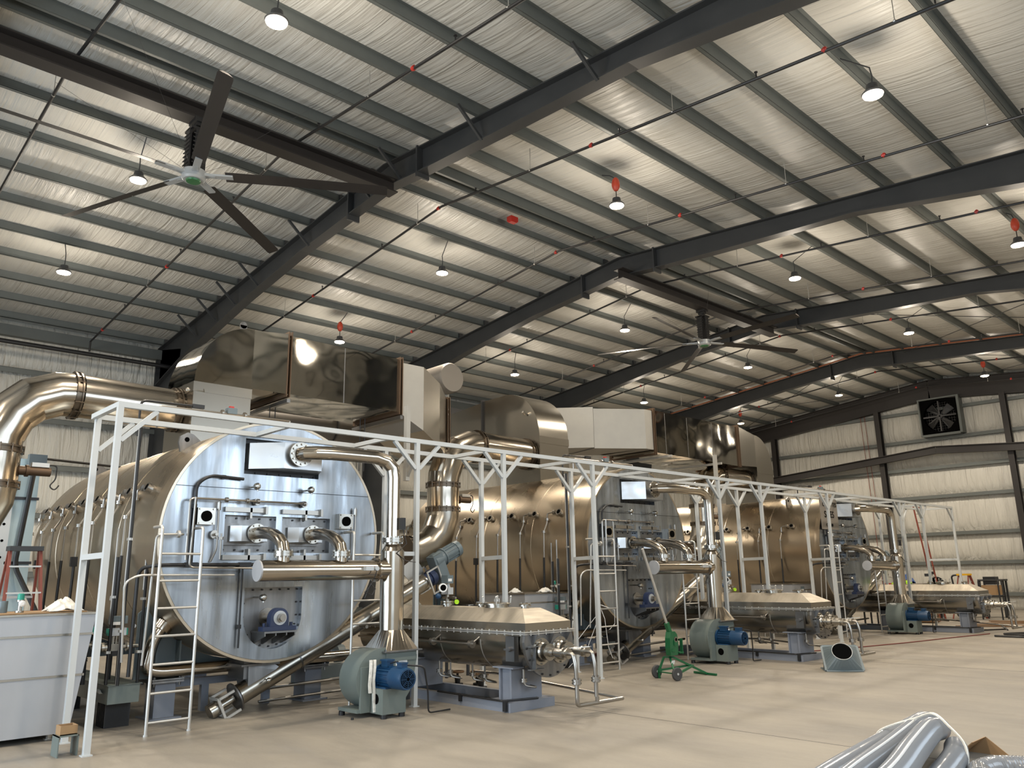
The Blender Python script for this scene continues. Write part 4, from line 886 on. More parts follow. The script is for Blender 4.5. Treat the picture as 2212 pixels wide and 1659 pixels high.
def ducts():
    # first drum: elbow towards +Y
    t, y0, y1 = drum_hood(5.28, 'crinkled mirror-steel exhaust duct above the nearest drum, with quarter-round hood', 1)
    xa, xb = -12.3, -13.4
    n = 12; cx_, cz = y1, 4.76; R = y1-y0; yo = y1
    # profile in YZ: outer quarter arc from (y0,4.76) up to (y1+.1, 5.72)
    out = [(yo-(R)*math.cos(a)*1.0, 4.76+1.03*math.sin(a)) for a in [PI/2*i/n for i in range(n+1)]]
    prof = out+[(yo+.02, 4.76)]
    mb = MB(); mb.prism(prof, 'x', xb, xa); mb.build('elbow_hood', 'duct', t)
    MB().loft([secY(y1, xb, xa, 4.78, 5.78), secY(6.22, -13.5, -12.0, 4.70, 5.74)]).build('transition_section', 'duct', t, True)
    flangeY(6.25, -13.5, -12.02, 4.70, 5.73, t)
    MB().loft([secY(6.27, -13.5, -12.02, 4.71, 5.72), secY(8.52, -13.5, -12.02, 4.69, 5.70)]).build('long_section', 'duct', t, True)
    MB().b2(-12.02, -12.015, 7.33, 7.345, 4.70, 5.70).build('panel_seam', 'plate2', t, True)
    flangeY(8.54, -13.5, -12.02, 4.69, 5.69, t)
    MB().loft([secY(8.57, -13.5, -12.0, 4.65, 5.64), secY(9.08, -13.5, -12.0, 4.40, 5.64)]).build('matte_section', 'ductmatte', t, True)
    MB().loft([secY(9.08, -13.5, -12.0, 4.40, 5.64), secY(9.75, -13.9, -12.35, 4.20, 5.48), secY(10.25, -14.0, -12.75, 4.10, 5.30)]).build('tapered_section', 'ductsatin', t, True)
    flangeY(10.28, -14.0, -12.75, 4.12, 5.30, t, .04)
    MB().box((-12.45, 5.62, 5.82), (.012, .12, .12)).cyl((-12.456, 5.62, 5.88), (-12.444, 5.62, 5.88), .06, n=16).build('lifting_lug', 'plate2', t, True)
    MB().cyl((-12.35, 5.0, 4.6), (-12.15, 4.9, 4.62), .008, n=6).ball((-12.3, 4.72, 4.60), .04, 10).build('temperature_probe', 'flange', t)
    for y in (6.25, 8.54): MB().bar((-11.95, y, 4.58), (-13.6, y, 4.58), .06, .06).build('strut_channel', 'plate2', t, True)
    for y in (6.2, 6.3, 8.0, 8.1): MB().cyl((-12.5, y, 3.6), (-12.5, y, 4.58), .008, n=6).build('threaded_rod', 'bolt', t)
    # second drum: elbow turning back towards -X
    t, y0, y1 = drum_hood(13.2, 'steel exhaust duct above the middle drum, curving back toward the wall', 1, -12.5, -13.6)
    xa = -12.5; pr = [(xa-1.1+1.1*math.cos(a), 4.76+1.12*math.sin(a)) for a in [PI/2*i/n for i in range(n+1)]]+[(xa-1.1, 4.76)]
    MB().prism(pr, 'y', y0, y1).build('elbow_hood', 'ductsatin', t)
    def secX(x, y0, y1, z0, z1): return [(x, y0, z0), (x, y1, z0), (x, y1, z1), (x, y0, z1)]
    MB().loft([secX(-13.6, y0, y1, 4.76, 5.88), secX(-14.4, y0, y1, 4.82, 5.86)]).build('back_section', 'ductsatin', t, True)
    MB().loft([secX(-14.44, y0, y1, 4.84, 5.84), secX(-15.6, y0-.05, y1, 4.95, 5.72)]).build('back_section', 'ductsatin', t, True)
    MB().loft([secX(-15.64, y0-.05, y1, 4.95, 5.72), secX(-16.6, y0-.05, y1, 4.95, 5.72)]).build('back_section', 'ductsatin', t, True)
    for x in (-14.42, -15.62): MB().b2(x-.02, x+.02, y0-.05, y1+.05, 4.84, 5.90).build('duct_flange', 'bolt', t, True)
    MB().tube([(-12.9, 12.69, 5.3), (-12.9, 12.6, 5.35)], .03, 8).build('test_port', 'flange', t)
    # third drum: run coming from the left
    Yc = 22.5
    t, y0, y1 = drum_hood(Yc, 'long exhaust duct to the farthest drum, matte on the left, mirror steel on the right', -1, -12.45, -13.6)
    xa, xb = -12.45, -13.6
    prof = [(y0+(y1-y0)*math.cos(a), 4.76+1.0*math.sin(a)) for a in [PI/2*i/n for i in range(n+1)]]+[(y0, 4.76)]
    MB().prism(prof, 'x', xb, xa).build('elbow_hood', 'ductsatin', t)
    MB().loft([secY(y0, xb, xa, 4.78, 5.76), secY(20.78, -13.7, -12.25, 4.70, 5.86)]).build('transition_section', 'ductsatin', t, True)
    flangeY(20.75, -13.7, -12.27, 4.70, 5.84, t)
    MB().loft([secY(20.72, -13.7, -12.27, 4.68, 5.84), secY(16.72, -13.7, -12.27, 4.72, 5.82)]).build('mirror_section', 'duct', t, True)
    for y in (17.2, 18.2, 19.4): MB().b2(-12.27, -12.265, y, y+.012, 4.72, 5.8).build('panel_seam', 'plate2', t, True)
    flangeY(16.70, -13.7, -12.27, 4.70, 5.82, t)
    q = [(-12.27, 16.66), (-12.27, 16.35), (-13.5, 14.9), (-14.6, 13.75), (-15.6, 14.3), (-14.5, 15.6), (-13.7, 16.66)]
    MB().prism([(-12.27, 16.66), (-12.27, 16.35), (-13.7, 16.2), (-13.7, 16.66)], 'z', 4.78, 5.80).build('matte_section', 'ductmatte', t, True)
    MB().prism([(-12.27, 16.35), (-13.05, 15.25), (-14.3, 15.6), (-13.7, 16.35)], 'z', 4.78, 5.80).build('matte_section', 'ductmatte', t, True)
    MB().prism([(-13.05, 15.24), (-14.6, 13.8), (-15.7, 14.6), (-14.3, 15.59)], 'z', 4.80, 5.84).build('matte_section', 'ductmatte', t, True)
    for y in (16.9, 19.2): MB().bar((-11.9, y, 4.60), (-13.9, y, 4.60), .06, .06).build('strut_channel', 'galv', t, True)
    # grey cylinder with neck behind the first duct
    tk = thing('grey_expansion_vessel', 'matte grey horizontal cylinder on a round neck behind the end of the nearest duct', 'vessel', (-14.6, 11.6, 5.2))
    MB().rings((-15.9, 11.5, 6.22), (1, 0, 0), [(0, .36), (1.75, .36), (1.80, .33), (1.80, .05)], 32).build('cylinder', 'flue', tk)
    MB().rings((-14.55, 11.55, 4.3), (0, 0, 1), [(0, .13), (1.45, .13), (1.45, .15), (1.50, .15), (1.50, .17), (1.75, .17)], 24).build('neck', 'ductmatte', tk)
    # round grey pipe behind the ducts
    t = thing('round_exhaust_pipe', 'matte grey round pipe running behind the nearest drum duct', 'pipe', (-14.6, 8, 4.0))
    MB().tube([(-13.9, 5.9, 4.55), (-14.5, 6.7, 4.72), (-14.6, 8.4, 4.76), (-14.6, 11.2, 4.78)], .30, 28).build('pipe', 'flue', t)
    for y in (6.75, 8.6, 10.2): MB().rings((-14.58, y, 4.76), (0, 1, 0), [(0, .30), (0, .335), (.03, .335), (.03, .30)], 28).build('joint_ring', 'plate2', t)
ducts()
# ------------------------------------------------------------------ big flue pipes with segmented elbows
def flue_pipe():
    X = -12.9; t = thing('flue_pipe', FL_L[0], 'pipe', (X, 3.0, 2.0), 'polished flue pipes')
    Yv, zt, r = 2.36, 4.38, .325
    def ring(c, d):
        MB().rings(V(c)-V(d)*.06, d, [(.01, r), (.01, r+.03), (.035, r+.03), (.035, r+.008), (.08, r+.008), (.08, r+.03), (.105, r+.03), (.105, r)], 36).bolts(V(c)-V(d)*.06, d, r+.024, 14, .010, .12).build('clamp_ring', 'ringsteel', t)
    MB().tube([(X, 4.80, zt), (X, 3.35, zt+.03)], r, 36).build('horizontal_run', 'pipe', t)
    ring((X, 4.74, zt), (0, 1, 0)); ring((X, 3.28, zt+.03), (0, 1, 0))
    R = .86; arc = [(X, 3.22-R*math.sin(a)+0.0, zt+.03-R*(1-math.cos(a))) for a in [math.radians(q) for q in (0, 11, 34, 56, 79, 90)]]
    MB().tube([(X, 3.24, zt+.03)]+arc, r, 40).build('top_elbow', 'pipe', t, sharp=13)
    z0 = zt+.03-R; ring((X, Yv, z0-.03), (0, 0, 1))
    MB().tube([(X, Yv, z0-.05), (X, Yv, z0-.52)], r, 36).build('vertical_run', 'pipe', t); ring((X, Yv, z0-.52), (0, 0, 1))
    arc = [(X, Yv-R*(1-math.cos(a)), z0-.55-R*math.sin(a)) for a in [math.radians(q) for q in (0, 11, 34, 56, 79, 90)]]
    MB().tube(arc+[(X, Yv-R-.05, z0-.55-R)], r, 40).build('bottom_elbow', 'ductsatin', t, sharp=13); ring((X, Yv-R-.06, z0-.55-R), (0, 1, 0))
    c = (X+.33, Yv+.02, z0-.30)
    m = MB().cyl((X, Yv+.3, z0-.30), (X, Yv+.72, z0-.30), .065, n=16).cyl((X, Yv+.40, z0-.30), (X, Yv+.44, z0-.30), .085, n=16).build('damper_actuator', 'brownflange', t)
    MB().box((X, Yv+.58, z0-.21), (.10, .22, .06)).build('actuator_box', 'galv', m, True)
    MB().tube(fillet([(X, Yv+.68, z0-.2), (X, Yv+.80, z0-.2), (X, Yv+.80, z0-.40), (X, Yv+.72, z0-.50), (X, Yv+.80, z0-.56), (X, Yv+.85, z0-.48)], .05), .01, 6).build('cable_loop', 'black', m)
    return t
FL_L = ['big polished steel flue pipe with segmented elbow at the far left', 'big polished steel S-shaped flue pipe between the nearest and the middle drum', 'big polished steel flue pipe behind the white frame by the farthest drum']
f0 = flue_pipe()
for k in (1, 2): dup(f0, (0, [0, 7.92, 17.25][k], 0), FL_L[k])
# ------------------------------------------------------------------ tanks
def tank(label, xf, y0, y1, xb, zb, zt, group=None, taper=.16, slim=False):
    t = thing('steel_tank', label, 'tank', ((xf+xb)/2, (y0+y1)/2, 0), 'pale steel tanks')
    g = taper
    MB().loft([[(xf-g*.3, y0+g, zb), (xf-g*.3, y1-g, zb), (xb, y1-g, zb), (xb, y0+g, zb)], [(xf, y0, zt), (xf, y1, zt), (xb, y1, zt), (xb, y0, zt)]]).build('tank_body', 'tank', t, True)
    mb = MB()
    for f in (.83, .48): z = zb+(zt-zb)*f; q = g*(1-f); mb.b2(xf-q*.3-.005, xf-q*.3+.012, y0+q, y1-q+.006, z-.012, z+.012); mb.b2(xb, xf, y1-q-.005, y1-q+.012, z-.012, z+.012)
    mb.build('stiffening_band', 'flange', t, True)
    MB().b2(xb-.03, xf+.03, y0-.03, y1+.03, zt, zt+.02).build('top_rim', 'flange', t, True)
    for x in (xf-.2, xb+.2):
        for y in (y0+g+.15, y1-g-.15): MB().cyl((x, y, 0), (x, y, zb), .035, n=10).cyl((x, y, 0), (x, y, .012), .06, n=12).build('leg', 'flange', t)
    return t
tank('large pale steel tank cut off by the left edge of the photo, board on top', -10.4, 1.30, 3.14, -11.9, .07, 1.345)
tank('pale steel tank behind the nearest trough mixer, white cloths on its top', -10.85, 10.56, 11.80, -12.0, .45, 1.36, taper=.02)
tank('pale steel tank behind the middle trough mixer', -10.7, 20.2, 21.5, -11.9, .45, 1.36, taper=.02)
o = MB().box((-10.9, 2.55, 1.372), (.85, .95, .012), .12).build('tan_board', 'card', None, True); tag(o, 'thin tan board lying on the large pale tank at the left', 'board')
def crumple(name, c, sx, sy, h, seed, mat='cloth'):
    r = random.Random(seed); mb = MB(); n = 10; V_ = []
    for i in range(n+1):
        row = []
        for j in range(n+1):
            u, v = i/n*2-1, j/n*2-1; e = max(0, 1-(u*u+v*v)*.8); row.append(mb.bm.verts.new((c[0]+u*sx*(1+.2*r.uniform(-1, 1)), c[1]+v*sy*(1+.2*r.uniform(-1, 1)), c[2]+.006+h*e*(.45+.55*r.random()))))
        V_.append(row)
    for i in range(n):
        for j in range(n): mb.bm.faces.new((V_[i][j], V_[i+1][j], V_[i+1][j+1], V_[i][j+1]))
    r_ = bmesh.ops.extrude_face_region(mb.bm, geom=list(mb.bm.faces))
    for v in r_['geom']:
        if isinstance(v, bmesh.types.BMVert): v.co.z -= .006
    return mb.build(name, mat)
tag(crumple('plastic_bag', (-10.65, 2.85, 1.385), .15, .17, .16, 3), 'crumpled translucent white plastic bag on the large pale tank at the left', 'plastic bag')
tag(crumple('white_cloth', (-11.3, 10.75, 1.385), .10, .10, .09, 5), 'crumpled white cloth on the tank top, left of the pair', 'cloth', 'white cloths')
tag(crumple('white_cloth', (-11.0, 11.25, 1.385), .11, .13, .09, 8), 'crumpled white cloth on the tank top beside the green-capped instrument', 'cloth', 'white cloths')
def green_instr(x, y, z, lb):
    t = thing('level_instrument', lb, 'instrument', (x, y, z), 'green-capped instruments')
    MB().rings((x, y, z), (0, 0, 1), [(0, .045), (.02, .045), (.02, .02), (.12, .02), (.12, .04), (.14, .04)], 14).build('stem', 'flange', t)
    MB().rings((x, y, z+.14), (0, 0, 1), [(0, .035), (.06, .035), (.07, .025)], 14).build('cap', 'gactu', t)
    MB().rings((x+.05, y, z+.10), (1, 0, 0), [(0, .03), (.04, .035), (.05, .02)], 12).build('gauge', 'glasswhite', t)
green_instr(-10.75, 2.42, 1.38, 'green-capped instrument on the large pale tank at the left')
green_instr(-11.0, 11.5, 1.38, 'green-capped instrument on the pale tank behind the nearest mixer')
MB_ = thing('measuring_can', 'small metal can with white tag on the large pale tank at the left', 'can', (-10.9, 2.28, 1.38))
MB().rings((-10.9, 2.28, 1.38), (0, 0, 1), [(0, .05), (.13, .05), (.13, .044), (.02, .044)], 16).build('can_body', 'gear', MB_); MB().box((-10.83, 2.20, 1.42), (.004, .07, .06), 0, .3).build('paper_tag', 'glasswhite', MB_)
# bracket and cardboard box beside the first post
t = thing('steel_bracket', 'pale open steel bracket on the floor at the foot of the first white post', 'bracket', (-9.5, 2.62, 0))
MB().b2(-9.62, -9.40, 2.60, 2.61, 0, .20).b2(-9.62, -9.40, 2.60, 2.79, .19, .20).b2(-9.62, -9.40, 2.78, 2.79, 0, .20).build('bracket_plates', 'green', t, True)
mb = MB(); mb.b2(-9.60, -9.44, 2.62, 2.63, .20, .29); mb.b2(-9.60, -9.44, 2.77, 2.78, .20, .29); mb.b2(-9.60, -9.59, 2.63, 2.77, .20, .29); mb.b2(-9.45, -9.44, 2.63, 2.77, .20, .29); mb.b2(-9.60, -9.44, 2.62, 2.78, .20, .21)
tag(mb.build('cardboard_box', 'card', None, True), 'small open cardboard box on the pale bracket by the first white post', 'box')
# ------------------------------------------------------------------ valve trains beside each drum
def actuated_valve(x, y, z, lb, gr='actuated valves beside the drums'):
    t = thing('actuated_valve', lb, 'valve', (x, y, z), gr)
    MB().tube([(x, y-.26, z), (x, y+.26, z)], .022, 10).rings((x, y-.17, z), (0, 1, 0), [(0, .055), (.02, .055), (.02, .045), (.04, .045), (.04, .055), (.06, .055)], 14).rings((x, y+.12, z), (0, 1, 0), [(0, .055), (.02, .055), (.02, .045), (.04, .045), (.04, .055), (.06, .055)], 14).box((x, y, z), (.09, .13, .08)).build('valve_body', 'flange', t)
    MB().b2(x-.02, x+.02, y-.05, y-.03, z+.04, z+.13).b2(x-.02, x+.02, y+.03, y+.05, z+.04, z+.13).cyl((x, y, z+.03), (x, y, z+.13), .012, n=8).build('yoke', 'flange', t)
    a = MB().box((x, y, z+.18), (.09, .19, .09)).build('actuator', 'lightgrey', t); MB().box((x, y-.105, z+.18), (.08, .02, .08)).box((x, y+.105, z+.18), (.08, .02, .08)).build('end_cap', 'gactu', a)
    p = MB().box((x, y, z+.32), (.11, .19, .09)).build('switch_box', 'gear', t, True); MB().box((x+.058, y-.02, z+.28), (.006, .13, .035)).build('label_plate', 'glasswhite', p, True)
    f = MB().cyl((x+.03, y+.17, z+.16), (x+.03, y+.17, z+.30), .02, n=10).cyl((x+.03, y+.17, z+.10), (x+.03, y+.17, z+.16), .010, n=8).build('air_filter', 'lightgrey', t); MB().cyl((x+.05, y+.17, z+.24), (x+.07, y+.17, z+.24), .025, n=12).build('gauge_dial', 'glasswhite', f)
    MB().bar((x, y, z-.04), (x, y, z-.10), .10, .10, up=(1, 0, 0)).tube([(x, y+.05, z-.08), (x+.01, y+.05, .50)], .028, 8).build('stand_pipe', 'black', t)
    return t
vt0 = actuated_valve(-10.75, 3.50, .93, 'valve with grey actuator between the first ladder and the nearest white posts')
vt1 = actuated_valve(-11.05, 3.20, .95, 'valve with grey actuator partly hidden behind the nearest white post')
dup(vt0, (0, 7.9, 0), 'valve with grey actuator between white posts, left of the middle drum face'); dup(vt1, (0, 7.9, 0), 'valve with grey actuator just left of the middle drum, farther back')
dup(vt0, (0, 17.25, 0), 'valve with grey actuator left of the farthest drum face')
def trunking(k):
    t = thing('cable_trunking', ['grey-green steel trunking on ribbed black legs, left of the first ladder', 'grey-green steel trunking on ribbed black legs, left of the middle drum face'][k], 'trunking', (-11.6, 3.6, 0), 'steel trunkings')
    MB().b2(-13.9, -10.62, 3.42, 3.78, .29, .50).build('trunking_body', 'green', t, True); MB().b2(-13.92, -10.60, 3.40, 3.80, .50, .507).build('lid', 'green', t, True)
    for x in (-10.95, -12.9):
        mb = MB(); mb.b2(x-.14, x+.14, 3.48, 3.74, 0, .29)
        for i in range(6): mb.b2(x-.15+i*.055, x-.135+i*.055, 3.465, 3.755, 0, .29)
        mb.build('leg', 'black', t, True)
    return t
trunking(0); dd = trunking(1); dd.location.y += 7.9
tag(crumple('plastic_wrap', (-10.9, 3.40, .40), .10, .015, .05, 11), 'scrap of clear plastic wrap on the side of the grey-green trunking', 'plastic wrap')
# vertical tubes in front of the drums
def tall_tube(x, y, z0, z1, zs, lb, gr):
    t = thing('vertical_pipe', lb, 'pipe', (x, y, z0), gr)
    MB().cyl((x, y, zs), (x, y, z1), .013, n=8).build('steel_part', 'pipem', t); MB().cyl((x+.022, y+.01, z0), (x+.022, y+.01, z1-.35 if zs > 1 else z1), .019, n=8).build('black_part', 'black', t)
    MB().box((x+.01, y, z0+(z1-z0)*.55), (.06, .05, .03)).build('pipe_clamp', 'galv', t); MB().box((x+.01, y, z0+(z1-z0)*.2), (.06, .05, .03)).build('pipe_clamp', 'galv', t)
for k in range(2):
    w_ = ('nearest', 'middle')[k]
    for (x, y, z0, z1, zs, q) in ((-10.50, 3.46, .51, 3.60, .51, 'tallest'), (-10.72, 3.40, .51, 2.35, 1.2, 'middle'), (-10.92, 3.46, .51, 2.30, 1.2, 'shortest'), (-10.66, 3.74, .51, 2.30, 1.6, 'rightmost')):
        tall_tube(x, y+7.9*k, z0, z1, zs, '%s steel and black vertical pipe left of the %s drum face' % (q, w_), 'vertical pipes before the %s drum' % w_)
def guard_tube(k):
    x = XF+.16; dy = OFF[k]
    o = MB().tube(fillet([(x-.1, 3.38+dy, .80), (x, 3.30+dy, 1.70), (x, 3.45+dy, 1.775), (x, 4.62+dy, 1.765)], .09), .0135, 8).build('bent_tube', 'galv'); tag(o, 'thin bent steel tube crossing low in front of the %s drum' % ('nearest', 'middle', 'farthest')[k], 'pipe', 'thin bent tubes')
    o = MB().tube(fillet([(XF+.02, 3.98+dy, 2.26), (x, 3.94+dy, 2.26), (x, 3.62+dy, 2.25), (x-.08, 3.60+dy, .75)], .06), .0135, 8).rings((x, 3.86+dy, 2.26), (0, 1, 0), [(0, .0135), (0, .045), (.03, .045), (.03, .0135)], 12).build('bent_tube', 'galv'); tag(o, 'thin bent steel tube dropping from the left edge of the %s drum face' % ('nearest', 'middle', 'farthest')[k], 'pipe', 'thin bent tubes')
for k in range(3): guard_tube(k)
def crown_piping(k):
    dy = OFF[k]; w_ = ('nearest', 'middle', 'farthest')[k]; x = -10.45
    t = thing('crown_piping', 'small valve and tubes lying along the crown of the %s drum' % w_, 'pipe', (x, 4.6+dy, 3.8), 'crown piping')
    MB().tube(fillet([(x, 3.65+dy, 3.62), (x, 3.65+dy, 3.90), (x, 5.5+dy, 3.92)], .05), .016, 8).rings((x, 4.48+dy, 3.915), (0, 1, 0), [(0, .016), (0, .045), (.03, .045), (.03, .016)], 12).rings((x, 4.80+dy, 3.918), (0, 1, 0), [(0, .016), (0, .045), (.03, .045), (.03, .016)], 12).build('tube', 'pipem', t)
    MB().tube(fillet([(x-.1, 3.46+dy, 3.5), (x-.1, 3.46+dy, 3.97), (x-.1, 4.25+dy, 3.98)], .09), .016, 8).box((x-.1, 4.2+dy, 3.98), (.05, .16, .05)).build('black_conduit', 'black', t)
    v = MB().box((x, 4.62+dy, 3.95), (.10, .13, .08)).build('valve_box', 'gear', t, True); MB().box((x, 4.62+dy, 4.005), (.04, .06, .03)).build('red_top', 'red', v, True)
    MB().tube([(x, 5.5+dy, 3.92), (x, 5.5+dy, 3.75)], .016, 8).build('drop', 'pipem', t)
for k in range(3): crown_piping(k)
# cross beam and pipes under each drum
for k in range(3):
    dy = OFF[k]; w_ = ('nearest', 'middle', 'farthest')[k]
    mb = MB(); mb.b2(-11.30, -11.20, 4.45+dy, 6.12+dy, .34, .43); mb.b2(-11.29, -11.21, 4.8+dy, 4.9+dy, 0, .34); mb.b2(-11.29, -11.21, 5.7+dy, 5.8+dy, 0, .34)
    tag(mb.build('cross_beam', 'skid', None, True), 'blue-grey steel cross beam low between the feet of the %s drum' % w_, 'beam', 'cross beams under the drums')
    o = MB().tube([(-11.0, 5.4+dy, .22), (-10.7, 7.35+dy, .30)], .022, 8).tube([(-11.05, 5.55+dy, .05), (-10.8, 7.4+dy, .12)], .02, 8).build('low_pipe_pair', 'pipem'); tag(o, 'pair of low steel pipes running right from under the %s drum' % w_, 'pipe', 'low pipe pairs')
    t = thing('pump', 'blue-motored pump in the shade behind the screw conveyor of the %s drum' % w_, 'pump', (-12.9, 7.6+dy, 0), 'blue pumps')
    MB().rings((-12.9, 7.25+dy, .42), (0, 1, 0), [(0, .10), (.02, .17), (.45, .17), (.5, .10), (.5, .06), (.62, .06)], 20).build('motor', 'blue', t)
    MB().rings((-12.9, 7.87+dy, .42), (0, 1, 0), [(0, .10), (.0, .15), (.14, .15), (.14, .06), (.26, .06)], 20).cyl((-12.9, 7.94+dy, .42), (-12.9, 7.94+dy, .80), .05, n=12).build('pump_casing', 'gear', t)
    MB().b2(-13.1, -12.7, 7.15+dy, 8.1+dy, 0, .25).build('base', 'gear', t, True)
    t = thing('control_stand', 'grey steel cabinet on a dark post behind the blower of the %s drum' % w_, 'cabinet', (-9.95, 7.25+dy, 0), 'control cabinets')
    MB().b2(-10.05, -9.85, 7.12+dy, 7.38+dy, .30, .68).build('cabinet', 'green', t, True); MB().b2(-10.0, -9.9, 7.2+dy, 7.3+dy, 0, .30).build('post', 'dark', t, True)
    for j in range(3):
        x, y = -11.4-.0*j, 8.7+dy+.48*j
        t = thing('feed_valve', 'black valve head %s behind the %s trough mixer' % (('left of three', 'centre of three', 'right of three')[j], w_), 'valve', (x, y, .6), 'black valve heads')
        MB().cyl((x, y, 0), (x, y, 1.08), .03, n=8).build('stand_pipe', 'bolt', t); MB().box((x, y, 1.15), (.16, .20, .12)).rings((x+.1, y, 1.15), (1, 0, 0), [(0, .05), (.03, .05), (.03, .03)], 12).build('head', 'black', t, True); MB().box((x+.083, y, 1.19), (.004, .11, .03)).build('label_plate', 'lightgrey', t, True)
# handwheels/flanges lying on the floor under the first mixer
for i, (x, y, r, lb) in enumerate(((-10.55, 8.72, .11, 'left'), (-10.3, 8.95, .13, 'middle'), (-9.95, 8.70, .12, 'right'))):
    t = thing('handwheel_valve', 'dark handwheel valve standing on the floor behind the nearest mixer skid, %s one' % lb, 'valve', (x, y, 0), 'floor handwheel valves')
    MB().rings((x, y, 0), (0, 0, 1), [(0, .09), (.03, .09), (.03, .04), (.12, .05), (.15, .02), (.20, .02)], 16).build('valve_body', 'black', t)
    MB().rings((x, y, .20), (0, 0, 1), [(0, r-.02), (-.01, r-.01), (0, r), (.014, r), (.02, r-.01), (.014, r-.02)], 24, False).box((x, y, .206), (2*r-.02, .015, .01)).box((x, y, .206), (.015, 2*r-.02, .01)).build('handwheel', 'rusty', t)
t = thing('handwheel_valve', 'dark red valve on the floor under the left of the middle drum', 'valve', (-12.95, 15.1-.9, 0), None)
MB().rings((-12.0, 13.6, 0), (0, 0, 1), [(0, .18), (.06, .18), (.10, .06), (.30, .05), (.34, .02)], 16).build('valve_body', 'rust', t)
# ------------------------------------------------------------------ left background: ladder, panel, conduit
def step_ladder(c, w_, d, h, mats, lb, rungs=5, rz=0.0, steps=True):
    t = thing('step_ladder', lb, 'step ladder', c); R = Matrix.Rotation(rz, 3, 'Z'); P = lambda x, y, z: V(c)+R @ V((x, y, z))
    for s in (-1, 1):
        MB().bar(P(d*.5, s*w_*.5, 0), P(.03, s*w_*.32, h), .03, .07, up=(1, 0, 0)).build('front_rail', mats[0], t, True)
        MB().bar(P(-d*.5, s*w_*.5, 0), P(-.05, s*w_*.32, h), .025, .04, up=(1, 0, 0)).build('rear_rail', mats[0], t, True)
    for i in range(rungs):
        f = (i+.7)/(rungs+.3); x = d*.5*(1-f)+.03*f; wd = w_*(.5*(1-f)+.32*f)
        MB().bar(P(x, -wd, h*f), P(x, wd, h*f), .075, .02).build('step', 'galv', t, True)
    for f in (.35, .72): x = -(d*.5*(1-f)+.05*f); wd = w_*(.5*(1-f)+.32*f); MB().bar(P(x, -wd, h*f), P(x, wd, h*f), .02, .03).build('rear_brace', 'galv', t, True)
    b = [P(-.12, -w_*.36, h), P(.10, -w_*.36, h), P(.10, w_*.36, h), P(-.12, w_*.36, h)]; MB().loft([b, [p+V((0, 0, .06)) for p in b]]).build('top_cap', mats[1], t, True)
    return t
step_ladder((-12.3, 2.75, 0), .55, 1.0, 2.12, ('rust', 'dark'), 'red fibreglass step ladder with dark top, behind the large pale tank at the left', 6)
t = thing('sheet_metal_duct', 'pale blue-grey sheet metal duct side with bolted edge, behind the step ladder', 'panel', (-13.9, 2.9, 0))
MB().b2(-14.4, -13.9, 2.86, 3.18, .2, 3.55).build('sheet', 'boardp', t, True)
mb = MB(); mb.b2(-13.9, -13.86, 2.70, 2.86, .2, 3.35); ed = mb.build('flange_strip', 'galv', t, True)
mb = MB(); [mb.cyl((-13.86, 2.78, .4+.24*i), (-13.85, 2.78, .4+.24*i), .02, n=8) for i in range(13)]; mb.build('bolt_holes', 'hole', ed)
for z in (2.95, 2.0): MB().b2(-13.9, -13.86, 2.84, 3.20, z-.02, z+.02).build('strut', 'bolt', t, True)
t = thing('black_conduit_run', 'black conduit with grey junction box, bending down beside the pale panel at the left', 'conduit', (-13.8, 3.0, 0))
MB().tube(fillet([(-13.8, 3.08, 3.40), (-13.8, 2.97, 1.95), (-13.6, 3.3, 1.25), (-13.5, 3.35, .2)], .12), .035, 10).build('conduit', 'black', t); MB().box((-13.8, 3.10, 3.50), (.12, .24, .22)).build('junction_box', 'gear', t, True)
MB().tube([(-13.8, 3.2, 3.56), (-14.4, 4.35, 3.60), (-14.5, 6.0, 3.5)], .02, 8).build('branch', 'black', t)
